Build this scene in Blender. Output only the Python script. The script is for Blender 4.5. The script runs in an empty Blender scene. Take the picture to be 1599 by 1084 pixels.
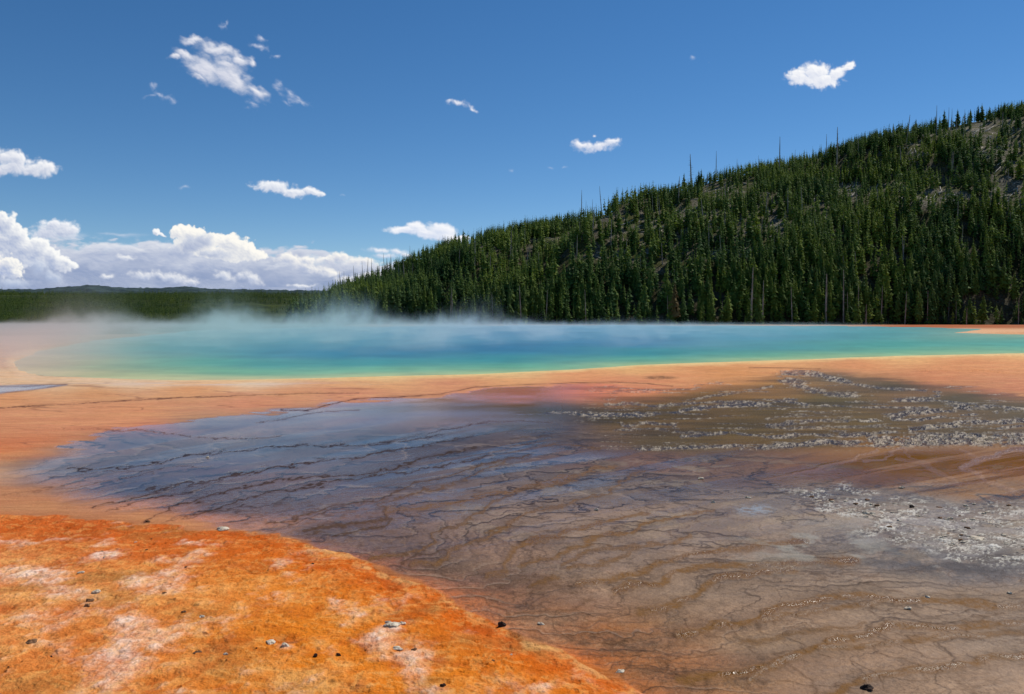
import bpy, math, random
import numpy as np
from mathutils import Vector, Matrix

R = math.radians
random.seed(7)
rng = np.random.default_rng(7)
scene = bpy.context.scene
COL = scene.collection

# ------------------------------------------------------------------ camera
F = 1255.0            # focal length in pixels of the 1599 px wide photograph
CX, CY, HZ = 799.5, 542.0, 497.0
TILT = math.atan((CY - HZ) / F)
CAM_H = 3.0
cam_d = bpy.data.cameras.new("camera")
cam = bpy.data.objects.new("camera", cam_d)
COL.objects.link(cam)
cam.location = (0, 0, CAM_H)
cam.rotation_euler = (R(90) - TILT, 0, 0)
cam_d.sensor_width = 36
cam_d.lens = 36 * F / 1599
cam_d.clip_start = 0.1
cam_d.clip_end = 30000
scene.camera = cam
ST, CT = math.sin(TILT), math.cos(TILT)

# ------------------------------------------------------------------ light
SUN_EL, SUN_AZ = 49.0, 50.0      # azimuth clockwise from the view direction (+Y)
sun_d = bpy.data.lights.new("sun", 'SUN')
sun_d.energy = 4.0
sun_d.angle = R(0.5)
sun_d.color = (1.0, 0.95, 0.87)
sun = bpy.data.objects.new("sun", sun_d)
COL.objects.link(sun)
sv = Vector((math.sin(R(SUN_AZ)) * math.cos(R(SUN_EL)), math.cos(R(SUN_AZ)) * math.cos(R(SUN_EL)), math.sin(R(SUN_EL))))
sun.rotation_euler = sv.to_track_quat('Z', 'Y').to_euler()

scene.view_settings.view_transform = 'Standard'
scene.view_settings.look = 'None'
scene.view_settings.exposure = 0.0
scene.view_settings.gamma = 1.0
scene.render.engine = 'CYCLES'
cy = scene.cycles
cy.use_denoising = True
cy.max_bounces = 6
cy.diffuse_bounces = 2
cy.glossy_bounces = 2
cy.transmission_bounces = 2
cy.volume_bounces = 1
cy.transparent_max_bounces = 8
cy.caustics_reflective = False
cy.caustics_refractive = False
cy.sample_clamp_indirect = 6
cy.volume_step_rate = 1.0
cy.volume_max_steps = 256

# ------------------------------------------------------------------ node helper
class NT:
    def __init__(s, tree):
        s.t = tree; s.t.nodes.clear()
    def n(s, typ, **kw):
        nd = s.t.nodes.new(typ)
        for k, v in kw.items():
            setattr(nd, k, v)
        return nd
    def l(s, a, b): s.t.links.new(a, b)
    def put(s, sock, v):
        if v is None: return
        if isinstance(v, bpy.types.NodeSocket): s.l(v, sock)
        else: sock.default_value = v
    def m(s, op, a, b=None, c=None, clamp=False):
        nd = s.n('ShaderNodeMath', operation=op); nd.use_clamp = clamp
        s.put(nd.inputs[0], a); s.put(nd.inputs[1], b); s.put(nd.inputs[2], c)
        return nd.outputs[0]
    def v(s, op, a, b=None, scale=None):
        nd = s.n('ShaderNodeVectorMath', operation=op)
        s.put(nd.inputs[0], a); s.put(nd.inputs[1], b)
        if scale is not None: s.put(nd.inputs[3], scale)
        return nd.outputs['Value'] if op in ('LENGTH', 'DOT_PRODUCT', 'DISTANCE') else nd.outputs[0]
    def noise(s, vec, scale, detail=4, rough=0.55, dist=0.0, color=False):
        nd = s.n('ShaderNodeTexNoise'); s.put(nd.inputs['Vector'], vec)
        nd.inputs['Scale'].default_value = scale; nd.inputs['Detail'].default_value = detail
        nd.inputs['Roughness'].default_value = rough; nd.inputs['Distortion'].default_value = dist
        return nd.outputs['Color' if color else 'Fac']
    def voro(s, vec, scale, feature='F1'):
        nd = s.n('ShaderNodeTexVoronoi', feature=feature); s.put(nd.inputs['Vector'], vec)
        nd.inputs['Scale'].default_value = scale
        return nd.outputs['Distance']
    def step(s, x, a, b, lo=0.0, hi=1.0, smooth=True):
        nd = s.n('ShaderNodeMapRange'); nd.interpolation_type = 'SMOOTHSTEP' if smooth else 'LINEAR'
        s.put(nd.inputs[0], x); s.put(nd.inputs[1], a); s.put(nd.inputs[2], b)
        s.put(nd.inputs[3], lo); s.put(nd.inputs[4], hi)
        return nd.outputs[0]
    def mix(s, f, a, b, blend='MIX'):
        nd = s.n('ShaderNodeMix', data_type='RGBA', blend_type=blend)
        nd.clamp_factor = True
        s.put(nd.inputs[0], f); s.put(nd.inputs[6], a); s.put(nd.inputs[7], b)
        return nd.outputs[2]

def lin(r, g, b, k=1.0):
    f = lambda c: ((c / 255 + 0.055) / 1.055) ** 2.4 if c > 10 else c / 255 / 12.92
    return (f(r) * k, f(g) * k, f(b) * k, 1.0)

# ------------------------------------------------------------------ numpy noise
def _h(ix, iy, seed):
    n = ix.astype(np.int32).view(np.uint32) * np.uint32(374761393) + iy.astype(np.int32).view(np.uint32) * np.uint32(668265263) + np.uint32((seed * 1442695041) & 0xFFFFFFFF)
    n = (n ^ (n >> np.uint32(13))) * np.uint32(1274126177)
    n = (n ^ (n >> np.uint32(16))) * np.uint32(2246822519)
    return ((n ^ (n >> np.uint32(15))) & np.uint32(0xFFFFFF)).astype(np.float32) / 16777215.0
def vnoise(x, y, seed=0):
    x = np.asarray(x, np.float32); y = np.asarray(y, np.float32)
    ix = np.floor(x); iy = np.floor(y)
    fx = x - ix; fy = y - iy
    ix = ix.astype(np.int32); iy = iy.astype(np.int32)
    fx = fx * fx * fx * (fx * (fx * 6 - 15) + 10); fy = fy * fy * fy * (fy * (fy * 6 - 15) + 10)
    a = _h(ix, iy, seed); b = _h(ix + 1, iy, seed); c = _h(ix, iy + 1, seed); d = _h(ix + 1, iy + 1, seed)
    return (a + (b - a) * fx) * (1 - fy) + (c + (d - c) * fx) * fy
def fbm(x, y, octv=4, seed=0, gain=0.5):
    s = 0; a = 1.0; t = 0
    for i in range(octv):
        s = s + a * vnoise(x * 2 ** i + 17.3 * i, y * 2 ** i - 9.1 * i, seed + i * 31); t += a; a *= gain
    return s / t            # 0..1, mean .5
def voronoi(x, y, seed=0):
    """F1, F2 and the id of the nearest cell"""
    ix = np.floor(x).astype(np.int32); iy = np.floor(y).astype(np.int32)
    f1 = np.full(x.shape, 9.0, np.float32); f2 = f1.copy(); cid = np.zeros(x.shape, np.float32)
    for dx in (-1, 0, 1):
        for dy in (-1, 0, 1):
            cx = ix + dx; cy_ = iy + dy
            px = cx + _h(cx, cy_, seed + 5); py = cy_ + _h(cx, cy_, seed + 11)
            d = np.hypot(px - x, py - y).astype(np.float32)
            new = d < f1
            f2 = np.where(new, f1, np.minimum(f2, d)); cid = np.where(new, _h(cx, cy_, seed + 23), cid)
            f1 = np.where(new, d, f1)
    return f1, f2, cid
def sstep(a, b, x):
    t = np.clip((x - a) / (b - a), 0, 1); return t * t * (3 - 2 * t)

# ------------------------------------------------------------------ sky: Nishita sky plus clouds by direction
def UV(px, py):
    """direction seen at a photograph pixel, as slope coordinates (x/y, z/y) times 1000"""
    a = (px - CX) / F; b = (CY - py) / F
    Y = CT + ST * b; Z = -ST + CT * b
    return (a / Y * 1000, Z / Y * 1000)

world = bpy.data.worlds.new("World")
scene.world = world
world.use_nodes = True
w = NT(world.node_tree)
sky = w.n('ShaderNodeTexSky', sky_type='NISHITA')
sky.sun_disc = False
sky.sun_elevation = R(SUN_EL)
sky.sun_rotation = R(SUN_AZ)
sky.altitude = 2200
sky.air_density = 1.0
sky.dust_density = 0.05
sky.ozone_density = 3.0
tc = w.n('ShaderNodeTexCoord')
sep = w.n('ShaderNodeSeparateXYZ'); w.l(tc.outputs['Generated'], sep.inputs[0])
yy = w.m('MAXIMUM', sep.outputs[1], 0.05)

SKY_K = 0.093
hs = w.n('ShaderNodeHueSaturation'); hs.inputs['Saturation'].default_value = 1.25
w.l(sky.outputs[0], hs.inputs['Color'])

# clouds: a procedural field of cloud cover and cloud light over the sky's directions, lit by marching towards the sun
CS = 1.25
CW0, CW1, CH0, CH1 = -320, 1920, -120, 500
cw, chh = int((CW1 - CW0) * CS), int((CH1 - CH0) * CS)
SKYC = np.zeros((chh, cw, 3), np.float32); SKYA = np.zeros((chh, cw), np.float32)
def lin3(c): return np.array(lin(*c)[:3], np.float32)
def cloud(ells, seed, amp=.8, sc=26.0, soft=.4, wamp=10.0, wsc=40.0, dark=(170, 182, 208), lightc=(252, 252, 252), opac=1.0, bil=.5, shk=1.0, squash=1.0, octv=6, gain=.58, shl=16, rot=0.0):
    x0 = max(CW0, min(e[0] - e[2] * 1.9 for e in ells)); x1 = min(CW1, max(e[0] + e[2] * 1.9 for e in ells))
    y0 = max(CH0, min(e[1] - max(e[3], e[2] * .6 * (e[4] != 0)) * 2.2 for e in ells)); y1 = min(CH1, max(e[1] + max(e[3], e[2] * .6 * (e[4] != 0)) * 2.2 for e in ells))
    i0, i1 = int((x0 - CW0) * CS), int((x1 - CW0) * CS); j0, j1 = int((y0 - CH0) * CS), int((y1 - CH0) * CS)
    X, Y = np.meshgrid((np.arange(i0, i1) / CS + CW0).astype(np.float32), (np.arange(j0, j1) / CS + CH0).astype(np.float32))
    ca, sa = math.cos(R(rot)), math.sin(R(rot))
    XR = X * ca - Y * sa; YR = (X * sa + Y * ca) * squash
    Xw = X + (fbm(XR / wsc, YR / wsc, 4, seed) - .5) * 2 * wamp; Yw = Y + (fbm(XR / wsc + 31, YR / wsc, 4, seed + 1) - .5) * 2 * wamp
    f = np.full(X.shape, -3.0, np.float32)
    for e in ells:
        a = R(-e[4]); c, s_ = math.cos(a), math.sin(a)
        dx_, dy_ = Xw - e[0], Yw - e[1]
        r = np.hypot((dx_ * c + dy_ * s_) / e[2], (-dx_ * s_ + dy_ * c) / e[3])
        f = np.maximum(f, (e[5] if len(e) > 5 else 1.0) - r) + .03 * np.exp(-np.abs(f - (1 - r)) * 8)
    n = fbm(XR / sc, YR / sc, octv, seed + 2, gain) - .5
    g_ = f + n * 2.3 * amp + .04
    if bil:
        b1 = voronoi(Xw / (sc * .55), Yw * squash / (sc * .5), seed + 3)[0]; b2 = voronoi(Xw / (sc * .22) + n * 2, Yw * squash / (sc * .2), seed + 4)[0]
        g_ = g_ + bil * (.5 - b1) + bil * .45 * (.5 - b2)
    d = sstep(0, soft * 1.7 + .08, g_) ** 1.25
    thick = np.clip(g_, 0, 1.6)
    # light: optical depth gathered on the way to the sun (up and to the right)
    acc = np.zeros_like(thick)
    for k, st_ in enumerate((1, 2, 4, 7, 11, shl)):
        sx_, sy_ = int(round(st_ * .62 * CS)), int(round(st_ * .8 * CS))
        sh = np.zeros_like(thick); H_, W_ = thick.shape
        if sy_ < H_ and sx_ < W_: sh[sy_:, :W_ - sx_] = thick[:H_ - sy_, sx_:]
        acc += sh * (1, 1, 1.5, 2, 2.5, 3)[k] / 11
    gyv, gxv = np.gradient(thick)
    rel = np.clip((gyv * .8 - gxv * .62) * 4.0, -.5, .5)
    L = np.clip(np.exp(-acc * shk * 1.5) * 1.15 + rel * .45 - .08 + n * .25, 0, 1)
    colr_ = lin3(dark) + (lin3(lightc) - lin3(dark)) * L[..., None]
    al = d * opac
    A0 = SKYA[j0:j1, i0:i1]; C0 = SKYC[j0:j1, i0:i1]
    An = al + A0 * (1 - al)
    SKYC[j0:j1, i0:i1] = (colr_ * al[..., None] + C0 * (A0 * (1 - al))[..., None]) / np.maximum(An, 1e-4)[..., None]
    SKYA[j0:j1, i0:i1] = An
# long grey bank along the horizon
cloud([(-200, 420, 200, 62, 0), (40, 432, 150, 58, 0), (150, 420, 160, 42, 0), (300, 425, 190, 45, 0), (420, 432, 160, 38, 0), (520, 434, 110, 32, 0), (600, 442, 90, 26, 0), (130, 448, 300, 26, 0), (400, 452, 300, 24, 0), (760, 470, 200, 26, 0)], 1, amp=.42, sc=60, soft=.10, wamp=9, wsc=60, dark=(146, 162, 196), lightc=(208, 214, 228), bil=.4, squash=2.3, shk=1.2)
cloud([(200, 395, 170, 22, 0, .9), (60, 390, 120, 30, 0, .9), (330, 408, 120, 22, 0, .9), (480, 415, 100, 18, 0, .9)], 7, amp=.6, sc=40, soft=.35, wamp=12, wsc=50, dark=(160, 174, 205), lightc=(228, 231, 238), bil=.35, squash=2.4, shk=1.1, opac=.85)
cloud([(185, 366, 70, 5, 0), (110, 368, 60, 9, 0), (170, 388, 80, 6, 3)], 12, amp=.5, sc=30, soft=.9, wamp=6, dark=(180, 196, 224), lightc=(226, 230, 240), bil=0, squash=3, opac=.7)
cloud([(86, 352, 30, 13, 0), (100, 361, 34, 11, 0), (70, 366, 30, 10, 0)], 15, amp=.3, sc=22, soft=.35, wamp=5, wsc=24, dark=(178, 190, 216), lightc=(246, 247, 251), bil=.45)
cloud([(4, 350, 22, 22, 0), (-40, 345, 46, 36, 0), (24, 368, 26, 18, 0), (10, 378, 44, 20, 0), (-60, 385, 80, 40, 0), (56, 392, 32, 22, -30), (30, 392, 40, 26, 0), (85, 405, 32, 14, -30), (104, 412, 18, 7, -25)], 20, amp=.26, sc=24, soft=.14, wamp=6, wsc=26, dark=(170, 183, 212), lightc=(252, 252, 250), bil=.5, shk=1.1)
cloud([(8, 418, 30, 20, -20), (-40, 415, 40, 26, 0), (20, 428, 18, 8, -20)], 24, amp=.28, sc=20, soft=.14, wamp=6, wsc=22, dark=(168, 182, 214), lightc=(252, 250, 244), bil=.5)
cloud([(60, 418, 26, 16, -15), (85, 432, 30, 12, -20), (20, 440, 40, 9, 0)], 26, amp=.3, sc=20, soft=.5, wamp=6, wsc=22, dark=(160, 178, 212), lightc=(214, 222, 236), bil=.35, opac=.8)
cloud([(243, 362, 9, 6, -20), (252, 367, 8, 3, -20)], 28, amp=.2, sc=12, soft=.2, wamp=3, wsc=12, bil=.4)
cloud([(276, 364, 14, 9, 0), (300, 366, 26, 14, -10), (324, 374, 34, 16, -18), (300, 382, 36, 16, 0), (362, 380, 32, 16, -12), (384, 390, 30, 11, -20), (350, 394, 50, 14, -4)], 30, amp=.24, sc=22, soft=.1, wamp=5, wsc=22, dark=(184, 194, 216), lightc=(255, 252, 244), bil=.5, shk=.55, shl=12)
cloud([(300, 384, 26, 16, 0), (318, 374, 18, 10, 0), (280, 392, 40, 12, 0), (330, 398, 34, 9, 0)], 34, amp=.32, sc=20, soft=.4, wamp=6, wsc=20, dark=(158, 172, 204), lightc=(206, 213, 228), bil=.45, opac=.85)
cloud([(450, 404, 24, 9, 0), (478, 404, 26, 9, 0), (530, 401, 22, 8, 0), (512, 406, 22, 7, 0), (480, 416, 46, 11, -15), (510, 424, 24, 9, -20), (560, 408, 40, 9, -4)], 38, amp=.3, sc=22, soft=.3, wamp=6, wsc=24, dark=(172, 185, 214), lightc=(252, 249, 243), bil=.45, shk=.9)
cloud([(352, 431, 24, 10, -20), (392, 436, 24, 12, -25), (376, 432, 14, 8, 0), (298, 437, 15, 6, 0), (167, 432, 13, 5, 0), (197, 401, 16, 6, 0), (265, 432, 40, 10, -8), (225, 430, 36, 9, 0), (470, 446, 30, 4, 0), (545, 440, 30, 8, -10)], 42, amp=.3, sc=18, soft=.45, wamp=5, wsc=20, dark=(170, 184, 214), lightc=(240, 241, 244), bil=.4, opac=.9)
cloud([(580, 432, 34, 8, 0), (610, 436, 30, 7, 0), (640, 440, 26, 6, 0)], 46, amp=.3, sc=18, soft=.4, wamp=5, dark=(190, 200, 222), lightc=(250, 250, 250), bil=.4)
# separate fair-weather clouds
cloud([(24, 248, 40, 16, -12), (-30, 250, 60, 26, 0), (46, 262, 42, 13, -4), (72, 265, 18, 12, 0), (10, 262, 50, 13, 0)], 50, amp=.26, sc=24, soft=.32, wamp=6, wsc=24, dark=(176, 188, 214), lightc=(250, 250, 252), bil=.4, shk=.8)
cloud([(432, 290, 34, 11, 0), (412, 289, 24, 10, 0), (456, 298, 30, 10, -5), (484, 299, 24, 7, -16), (498, 303, 12, 4, -10)], 54, amp=.34, sc=18, soft=.35, wamp=5, wsc=18, dark=(186, 198, 222), lightc=(244, 246, 250), bil=.45, shk=.8)
cloud([(650, 353, 22, 10, 0), (640, 358, 44, 7, 0), (688, 359, 30, 15, -8), (664, 364, 44, 11, -10), (700, 370, 36, 10, -14), (725, 370, 12, 5, 0)], 58, amp=.16, sc=20, soft=.28, wamp=4, wsc=22, dark=(196, 210, 236), lightc=(248, 249, 253), bil=.28, shk=.7)
cloud([(590, 391, 28, 6, 0), (620, 393, 26, 6, -8), (600, 400, 36, 7, 0, .85), (634, 398, 16, 5, -14)], 62, amp=.3, sc=18, soft=.6, wamp=5, wsc=18, dark=(196, 208, 232), lightc=(246, 246, 250), bil=.3, opac=.92)
cloud([(1272, 112, 30, 16, 0), (1248, 121, 25, 15, 0), (1284, 124, 34, 14, 0), (1306, 114, 18, 11, 10), (1325, 101, 14, 9, 20), (1322, 108, 14, 5, 0)], 66, amp=.2, sc=18, soft=.3, wamp=4.5, wsc=16, dark=(206, 214, 234), lightc=(253, 253, 254), bil=.42, shk=.55, shl=12)
cloud([(318, 112, 44, 16, -26), (362, 118, 46, 18, -34), (302, 62, 26, 9, -14), (340, 78, 44, 15, -18), (372, 92, 26, 12, -40), (388, 100, 14, 10, -60), (292, 88, 26, 12, -20), (322, 104, 50, 20, -26), (350, 120, 58, 19, -30), (398, 140, 30, 10, -38), (274, 90, 16, 6, 0), (310, 122, 30, 10, -30, .8), (355, 98, 30, 14, -30, .9)], 70, amp=.22, sc=30, soft=.5, wamp=9, wsc=22, dark=(176, 186, 212), lightc=(240, 240, 246), bil=.18, shk=.6, squash=1.7, rot=-26, gain=.68)
cloud([(402, 150, 22, 13, -30, .85), (392, 163, 22, 8, -20, .9), (436, 136, 9, 22, 20, .8), (468, 158, 28, 7, -24), (452, 150, 13, 8, -40), (446, 160, 20, 8, -20, .6)], 74, amp=.5, sc=18, soft=.9, wamp=8, wsc=16, dark=(170, 184, 214), lightc=(222, 226, 240), bil=.1, squash=1.6, rot=-24, gain=.66, opac=.9)
cloud([(268, 155, 17, 8, -10), (238, 149, 20, 5, 10, .9), (240, 135, 6, 7, 0, .9), (250, 147, 20, 5, -30, .8), (346, 40, 9, 7, 30, .8), (352, 35, 9, 3, 10, .8)], 78, amp=.5, sc=14, soft=.9, wamp=7, wsc=13, dark=(160, 178, 212), lightc=(212, 218, 236), bil=.1, gain=.66, opac=.85)
cloud([(404, 73, 20, 6, -16), (408, 60, 12, 5, -50), (432, 89, 11, 5, -10, .9)], 82, amp=.42, sc=14, soft=.8, wamp=6, wsc=13, dark=(176, 188, 216), lightc=(224, 228, 242), bil=.15, gain=.64, opac=.9)
cloud([(714, 160, 20, 7, -8), (738, 170, 12, 6, -20), (700, 158, 9, 5, 0)], 86, amp=.36, sc=13, soft=.6, wamp=5, wsc=13, dark=(178, 192, 222), lightc=(242, 243, 250), bil=.3, gain=.62)
cloud([(910, 226, 22, 8, -6), (932, 230, 34, 9, 4), (952, 223, 18, 7, 14), (927, 213, 6, 4, 0, .8)], 90, amp=.36, sc=15, soft=.45, wamp=5, wsc=14, dark=(190, 202, 228), lightc=(248, 248, 252), bil=.35, gain=.62)
cloud([(1082, 90, 6, 6, 0, .9), (288, 292, 12, 4, 0, .9), (535, 304, 5, 3, 0, .8), (798, 266, 7, 5, 0, .7), (860, 262, 9, 3, 0, .8), (882, 260, 9, 3, 5, .8), (1107, 97, 3, 3, 0, .6)], 94, amp=.3, sc=10, soft=1.0, wamp=3, wsc=9, dark=(176, 194, 226), lightc=(226, 232, 244), bil=.1, opac=.75)
cimg = bpy.data.images.new("cloud_field", cw, chh, alpha=True, float_buffer=True)
cimg.colorspace_settings.name = 'Non-Color'
cimg.alpha_mode = 'CHANNEL_PACKED'
buf = np.concatenate([SKYC, SKYA[..., None]], -1)[::-1].astype(np.float32)
cimg.pixels.foreach_set(np.ascontiguousarray(buf).ravel())
cimg.pack()
# direction -> position in the field
sx_ = w.m('DIVIDE', w.m('SUBTRACT', w.m('DIVIDE', sep.outputs[0], yy), 0), 1)
slopez = w.m('DIVIDE', sep.outputs[2], yy)
den = w.m('SUBTRACT', CT, w.m('MULTIPLY', slopez, ST))
pxn = w.m('ADD', w.m('MULTIPLY', w.m('DIVIDE', sx_, den), F), CX)
pyn = w.m('SUBTRACT', CY, w.m('MULTIPLY', w.m('DIVIDE', w.m('ADD', w.m('MULTIPLY', slopez, CT), ST), den), F))
cuv = w.n('ShaderNodeCombineXYZ')
w.l(w.m('DIVIDE', w.m('SUBTRACT', pxn, CW0), CW1 - CW0), cuv.inputs[0])
w.l(w.m('SUBTRACT', 1, w.m('DIVIDE', w.m('SUBTRACT', pyn, CH0), CH1 - CH0)), cuv.inputs[1])
ti = w.n('ShaderNodeTexImage'); ti.image = cimg; ti.extension = 'CLIP'; ti.interpolation = 'Cubic'
w.l(cuv.outputs[0], ti.inputs[0])
front = w.m('GREATER_THAN', sep.outputs[1], 0.06)
base = w.mix(w.m('MULTIPLY', ti.outputs['Alpha'], front), hs.outputs[0], w.v('SCALE', ti.outputs['Color'], scale=1 / SKY_K))
bg = w.n('ShaderNodeBackground'); bg.inputs['Strength'].default_value = SKY_K
w.l(base, bg.inputs['Color'])
wo = w.n('ShaderNodeOutputWorld'); w.l(bg.outputs[0], wo.inputs[0])
world.cycles.sampling_method = 'MANUAL'
world.cycles.sample_map_resolution = 512

# ------------------------------------------------------------------ pixel <-> ground
def to_px(X, Y, Z=0.0):
    zc = Y * CT - (Z - CAM_H) * ST
    yc = Y * ST + (Z - CAM_H) * CT
    return CX + F * X / zc, CY - F * yc / zc
def gy(py, z=0.0):
    """ground distance seen at photograph row py"""
    b = (CY - py) / F
    Yd = CT + ST * b; Zd = -ST + CT * b
    return (CAM_H - z) * Yd / (-Zd)
def gp(px, py, z=0.0):
    Y = gy(py, z); a = (px - CX) / F; b = (CY - py) / F
    return (a / (CT + ST * b) * Y, Y)

def poly_dist(px, py, pts, ax=1.0):
    """signed distance to a closed polygon in (px, py), negative inside"""
    d = np.full(px.shape, 1e9, np.float32); inside = np.zeros(px.shape, bool)
    n = len(pts)
    for i in range(n):
        x0, y0 = pts[i]; x1, y1 = pts[(i + 1) % n]
        ex, ey = x1 - x0, y1 - y0
        wx, wy = px - x0, py - y0
        t = np.clip((wx * ex + wy * ey) / (ex * ex + ey * ey + 1e-9), 0, 1)
        d = np.minimum(d, np.hypot((wx - t * ex) * ax, wy - t * ey))
        c = ((y0 > py) != (y1 > py)) & (px < (x1 - x0) * (py - y0) / ((y1 - y0) if y1 != y0 else 1e-9) + x0)
        inside ^= c
    return np.where(inside, -d, d)
def line_dist(px, py, pts, maxd=40.0, ax=1.0):
    d = np.full(px.shape, 1e3, np.float32); side = np.zeros(px.shape, np.float32)
    for (x0, y0), (x1, y1) in zip(pts[:-1], pts[1:]):
        sel = np.nonzero((px > min(x0, x1) - maxd) & (px < max(x0, x1) + maxd) & (py > min(y0, y1) - maxd) & (py < max(y0, y1) + maxd))
        if len(sel[0]) == 0: continue
        qx, qy = px[sel], py[sel]
        ex, ey = x1 - x0, y1 - y0
        wx, wy = qx - x0, qy - y0
        t = np.clip((wx * ex + wy * ey) / (ex * ex + ey * ey + 1e-9), 0, 1)
        dd = np.hypot((wx - t * ex) * ax, wy - t * ey)
        old = d[sel]; better = dd < old
        d[sel] = np.where(better, dd, old)
        side[sel] = np.where(better, np.sign(ex * wy - ey * wx), side[sel])
    return d, side
def blur(a, sx, sy):
    """separable gaussian blur of (h, w, c)"""
    for ax, sg in ((1, sx), (0, sy)):
        r = int(3 * sg + 1); k = np.exp(-.5 * (np.arange(-r, r + 1) / sg) ** 2); k /= k.sum()
        pad = [(0, 0)] * a.ndim; pad[ax] = (r, r)
        p = np.pad(a, pad, mode='edge'); out = 0
        for i in range(2 * r + 1):
            sl = [slice(None)] * a.ndim; sl[ax] = slice(i, i + a.shape[ax])
            out = out + p[tuple(sl)] * k[i]
        a = out
    return a
def bilerp(img, u, v):
    u = np.clip(u, 0, img.shape[1] - 1.001); v = np.clip(v, 0, img.shape[0] - 1.001)
    i = u.astype(np.int32); j = v.astype(np.int32); fu = (u - i)[..., None]; fv = (v - j)[..., None]
    return (img[j, i] * (1 - fu) + img[j, i + 1] * fu) * (1 - fv) + (img[j + 1, i] * (1 - fu) + img[j + 1, i + 1] * fu) * fv
def paint(px, py, pts, sy=2.0, p=2.0, s0=10.0, y0=498.0, y1=1300.0, dx=10.0, dy=3.0, bx=2.0, by=2.0):
    """smooth colour map through (px, py, r, g, b) control points; rows count sy times as much as columns"""
    gx_, gy_ = np.meshgrid(np.arange(-900, 2500, dx), np.arange(y0, y1, dy))
    tot = 0; acc = 0
    for (x, y, r, g, b) in pts:
        wgt = ((gx_ - x) ** 2 + ((gy_ - y) * sy) ** 2 + s0 * s0) ** (-p)
        tot = tot + wgt; acc = acc + wgt[..., None] * np.array(lin(r, g, b)[:3])
    img = blur(acc / tot[..., None], bx, by).astype(np.float32)
    return bilerp(img, (px + 900) / dx, (py - y0) / dy).astype(np.float32)

# ------------------------------------------------------------------ mesh helpers
def mesh_np(name, verts, faces, mat, attrs=None, smooth=True, parent=None, link=True):
    """faces: (n, k) int array"""
    me = bpy.data.meshes.new(name)
    verts = np.asarray(verts, np.float32); faces = np.asarray(faces, np.int32)
    nf, k = faces.shape
    me.vertices.add(len(verts)); me.vertices.foreach_set('co', verts.ravel())
    me.loops.add(nf * k); me.loops.foreach_set('vertex_index', faces.ravel())
    me.polygons.add(nf); me.polygons.foreach_set('loop_start', np.arange(0, nf * k, k, dtype=np.int32))
    me.polygons.foreach_set('use_smooth', np.full(nf, smooth, bool))
    me.update(calc_edges=True)
    if attrs:
        for an, (typ, dat) in attrs.items():
            a = me.attributes.new(an, typ, 'POINT')
            if typ == 'FLOAT': a.data.foreach_set('value', np.asarray(dat, np.float32).ravel())
            else:
                c = np.ones((len(verts), 4), np.float32); c[:, :3] = dat
                a.data.foreach_set('color', c.ravel())
    if mat: me.materials.append(mat)
    o = bpy.data.objects.new(name, me)
    if link: COL.objects.link(o)
    if parent: o.parent = parent
    return o
def grid_faces(nr, nc):
    i = np.arange(nr - 1)[:, None] * nc + np.arange(nc - 1)[None, :]
    i = i.ravel()
    return np.stack([i, i + 1, i + 1 + nc, i + nc], -1)
def tag(o, label=None, cat=None, group=None, kind=None):
    if label: o['label'] = label
    if cat: o['category'] = cat
    if group: o['group'] = group
    if kind: o['kind'] = kind
    return o
def mat_new(name):
    m = bpy.data.materials.new(name); m.use_nodes = True
    return m, NT(m.node_tree)

# ------------------------------------------------------------------ ground layout, traced in photograph pixels
POOL = [(60, 586), (200, 592), (280, 594), (400, 593), (600, 588), (750, 584), (900, 577), (1000, 570), (1200, 563), (1400, 556), (1599, 552), (1900, 546),
        (1900, 524), (1599, 522.5), (1490, 519.5), (1540, 514), (1440, 511), (1300, 509), (1000, 508), (700, 508.5), (500, 511), (300, 517), (150, 531), (60, 548), (20, 566), (30, 580)]
WET = [(-10, 742), (20, 728), (60, 704), (110, 690), (180, 673), (250, 663), (330, 652), (430, 640), (540, 626), (640, 620), (690, 618), (760, 606), (860, 602), (960, 600),
       (990, 604), (1060, 602), (1120, 596), (1180, 590), (1230, 578), (1290, 576), (1350, 588), (1440, 597), (1520, 606), (1599, 618), (1800, 640), (2300, 665),
       (2300, 1300), (1100, 1300), (1000, 1095), (960, 1062), (900, 1032), (800, 988), (720, 950), (640, 906), (560, 876), (480, 846), (430, 832), (330, 818), (200, 803), (100, 784), (30, 762)]
MAT = [(-400, 770), (0, 800), (80, 806), (150, 815), (250, 821), (350, 826), (430, 832), (480, 845), (560, 874), (640, 905), (720, 948), (800, 985), (900, 1028), (960, 1058), (1010, 1088), (1100, 1200), (1200, 1400), (-900, 1400)]
PUDDLE = [(-60, 603), (0, 601.5), (50, 600.5), (105, 600.5), (70, 606), (30, 611), (0, 615), (-60, 622)]

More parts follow.
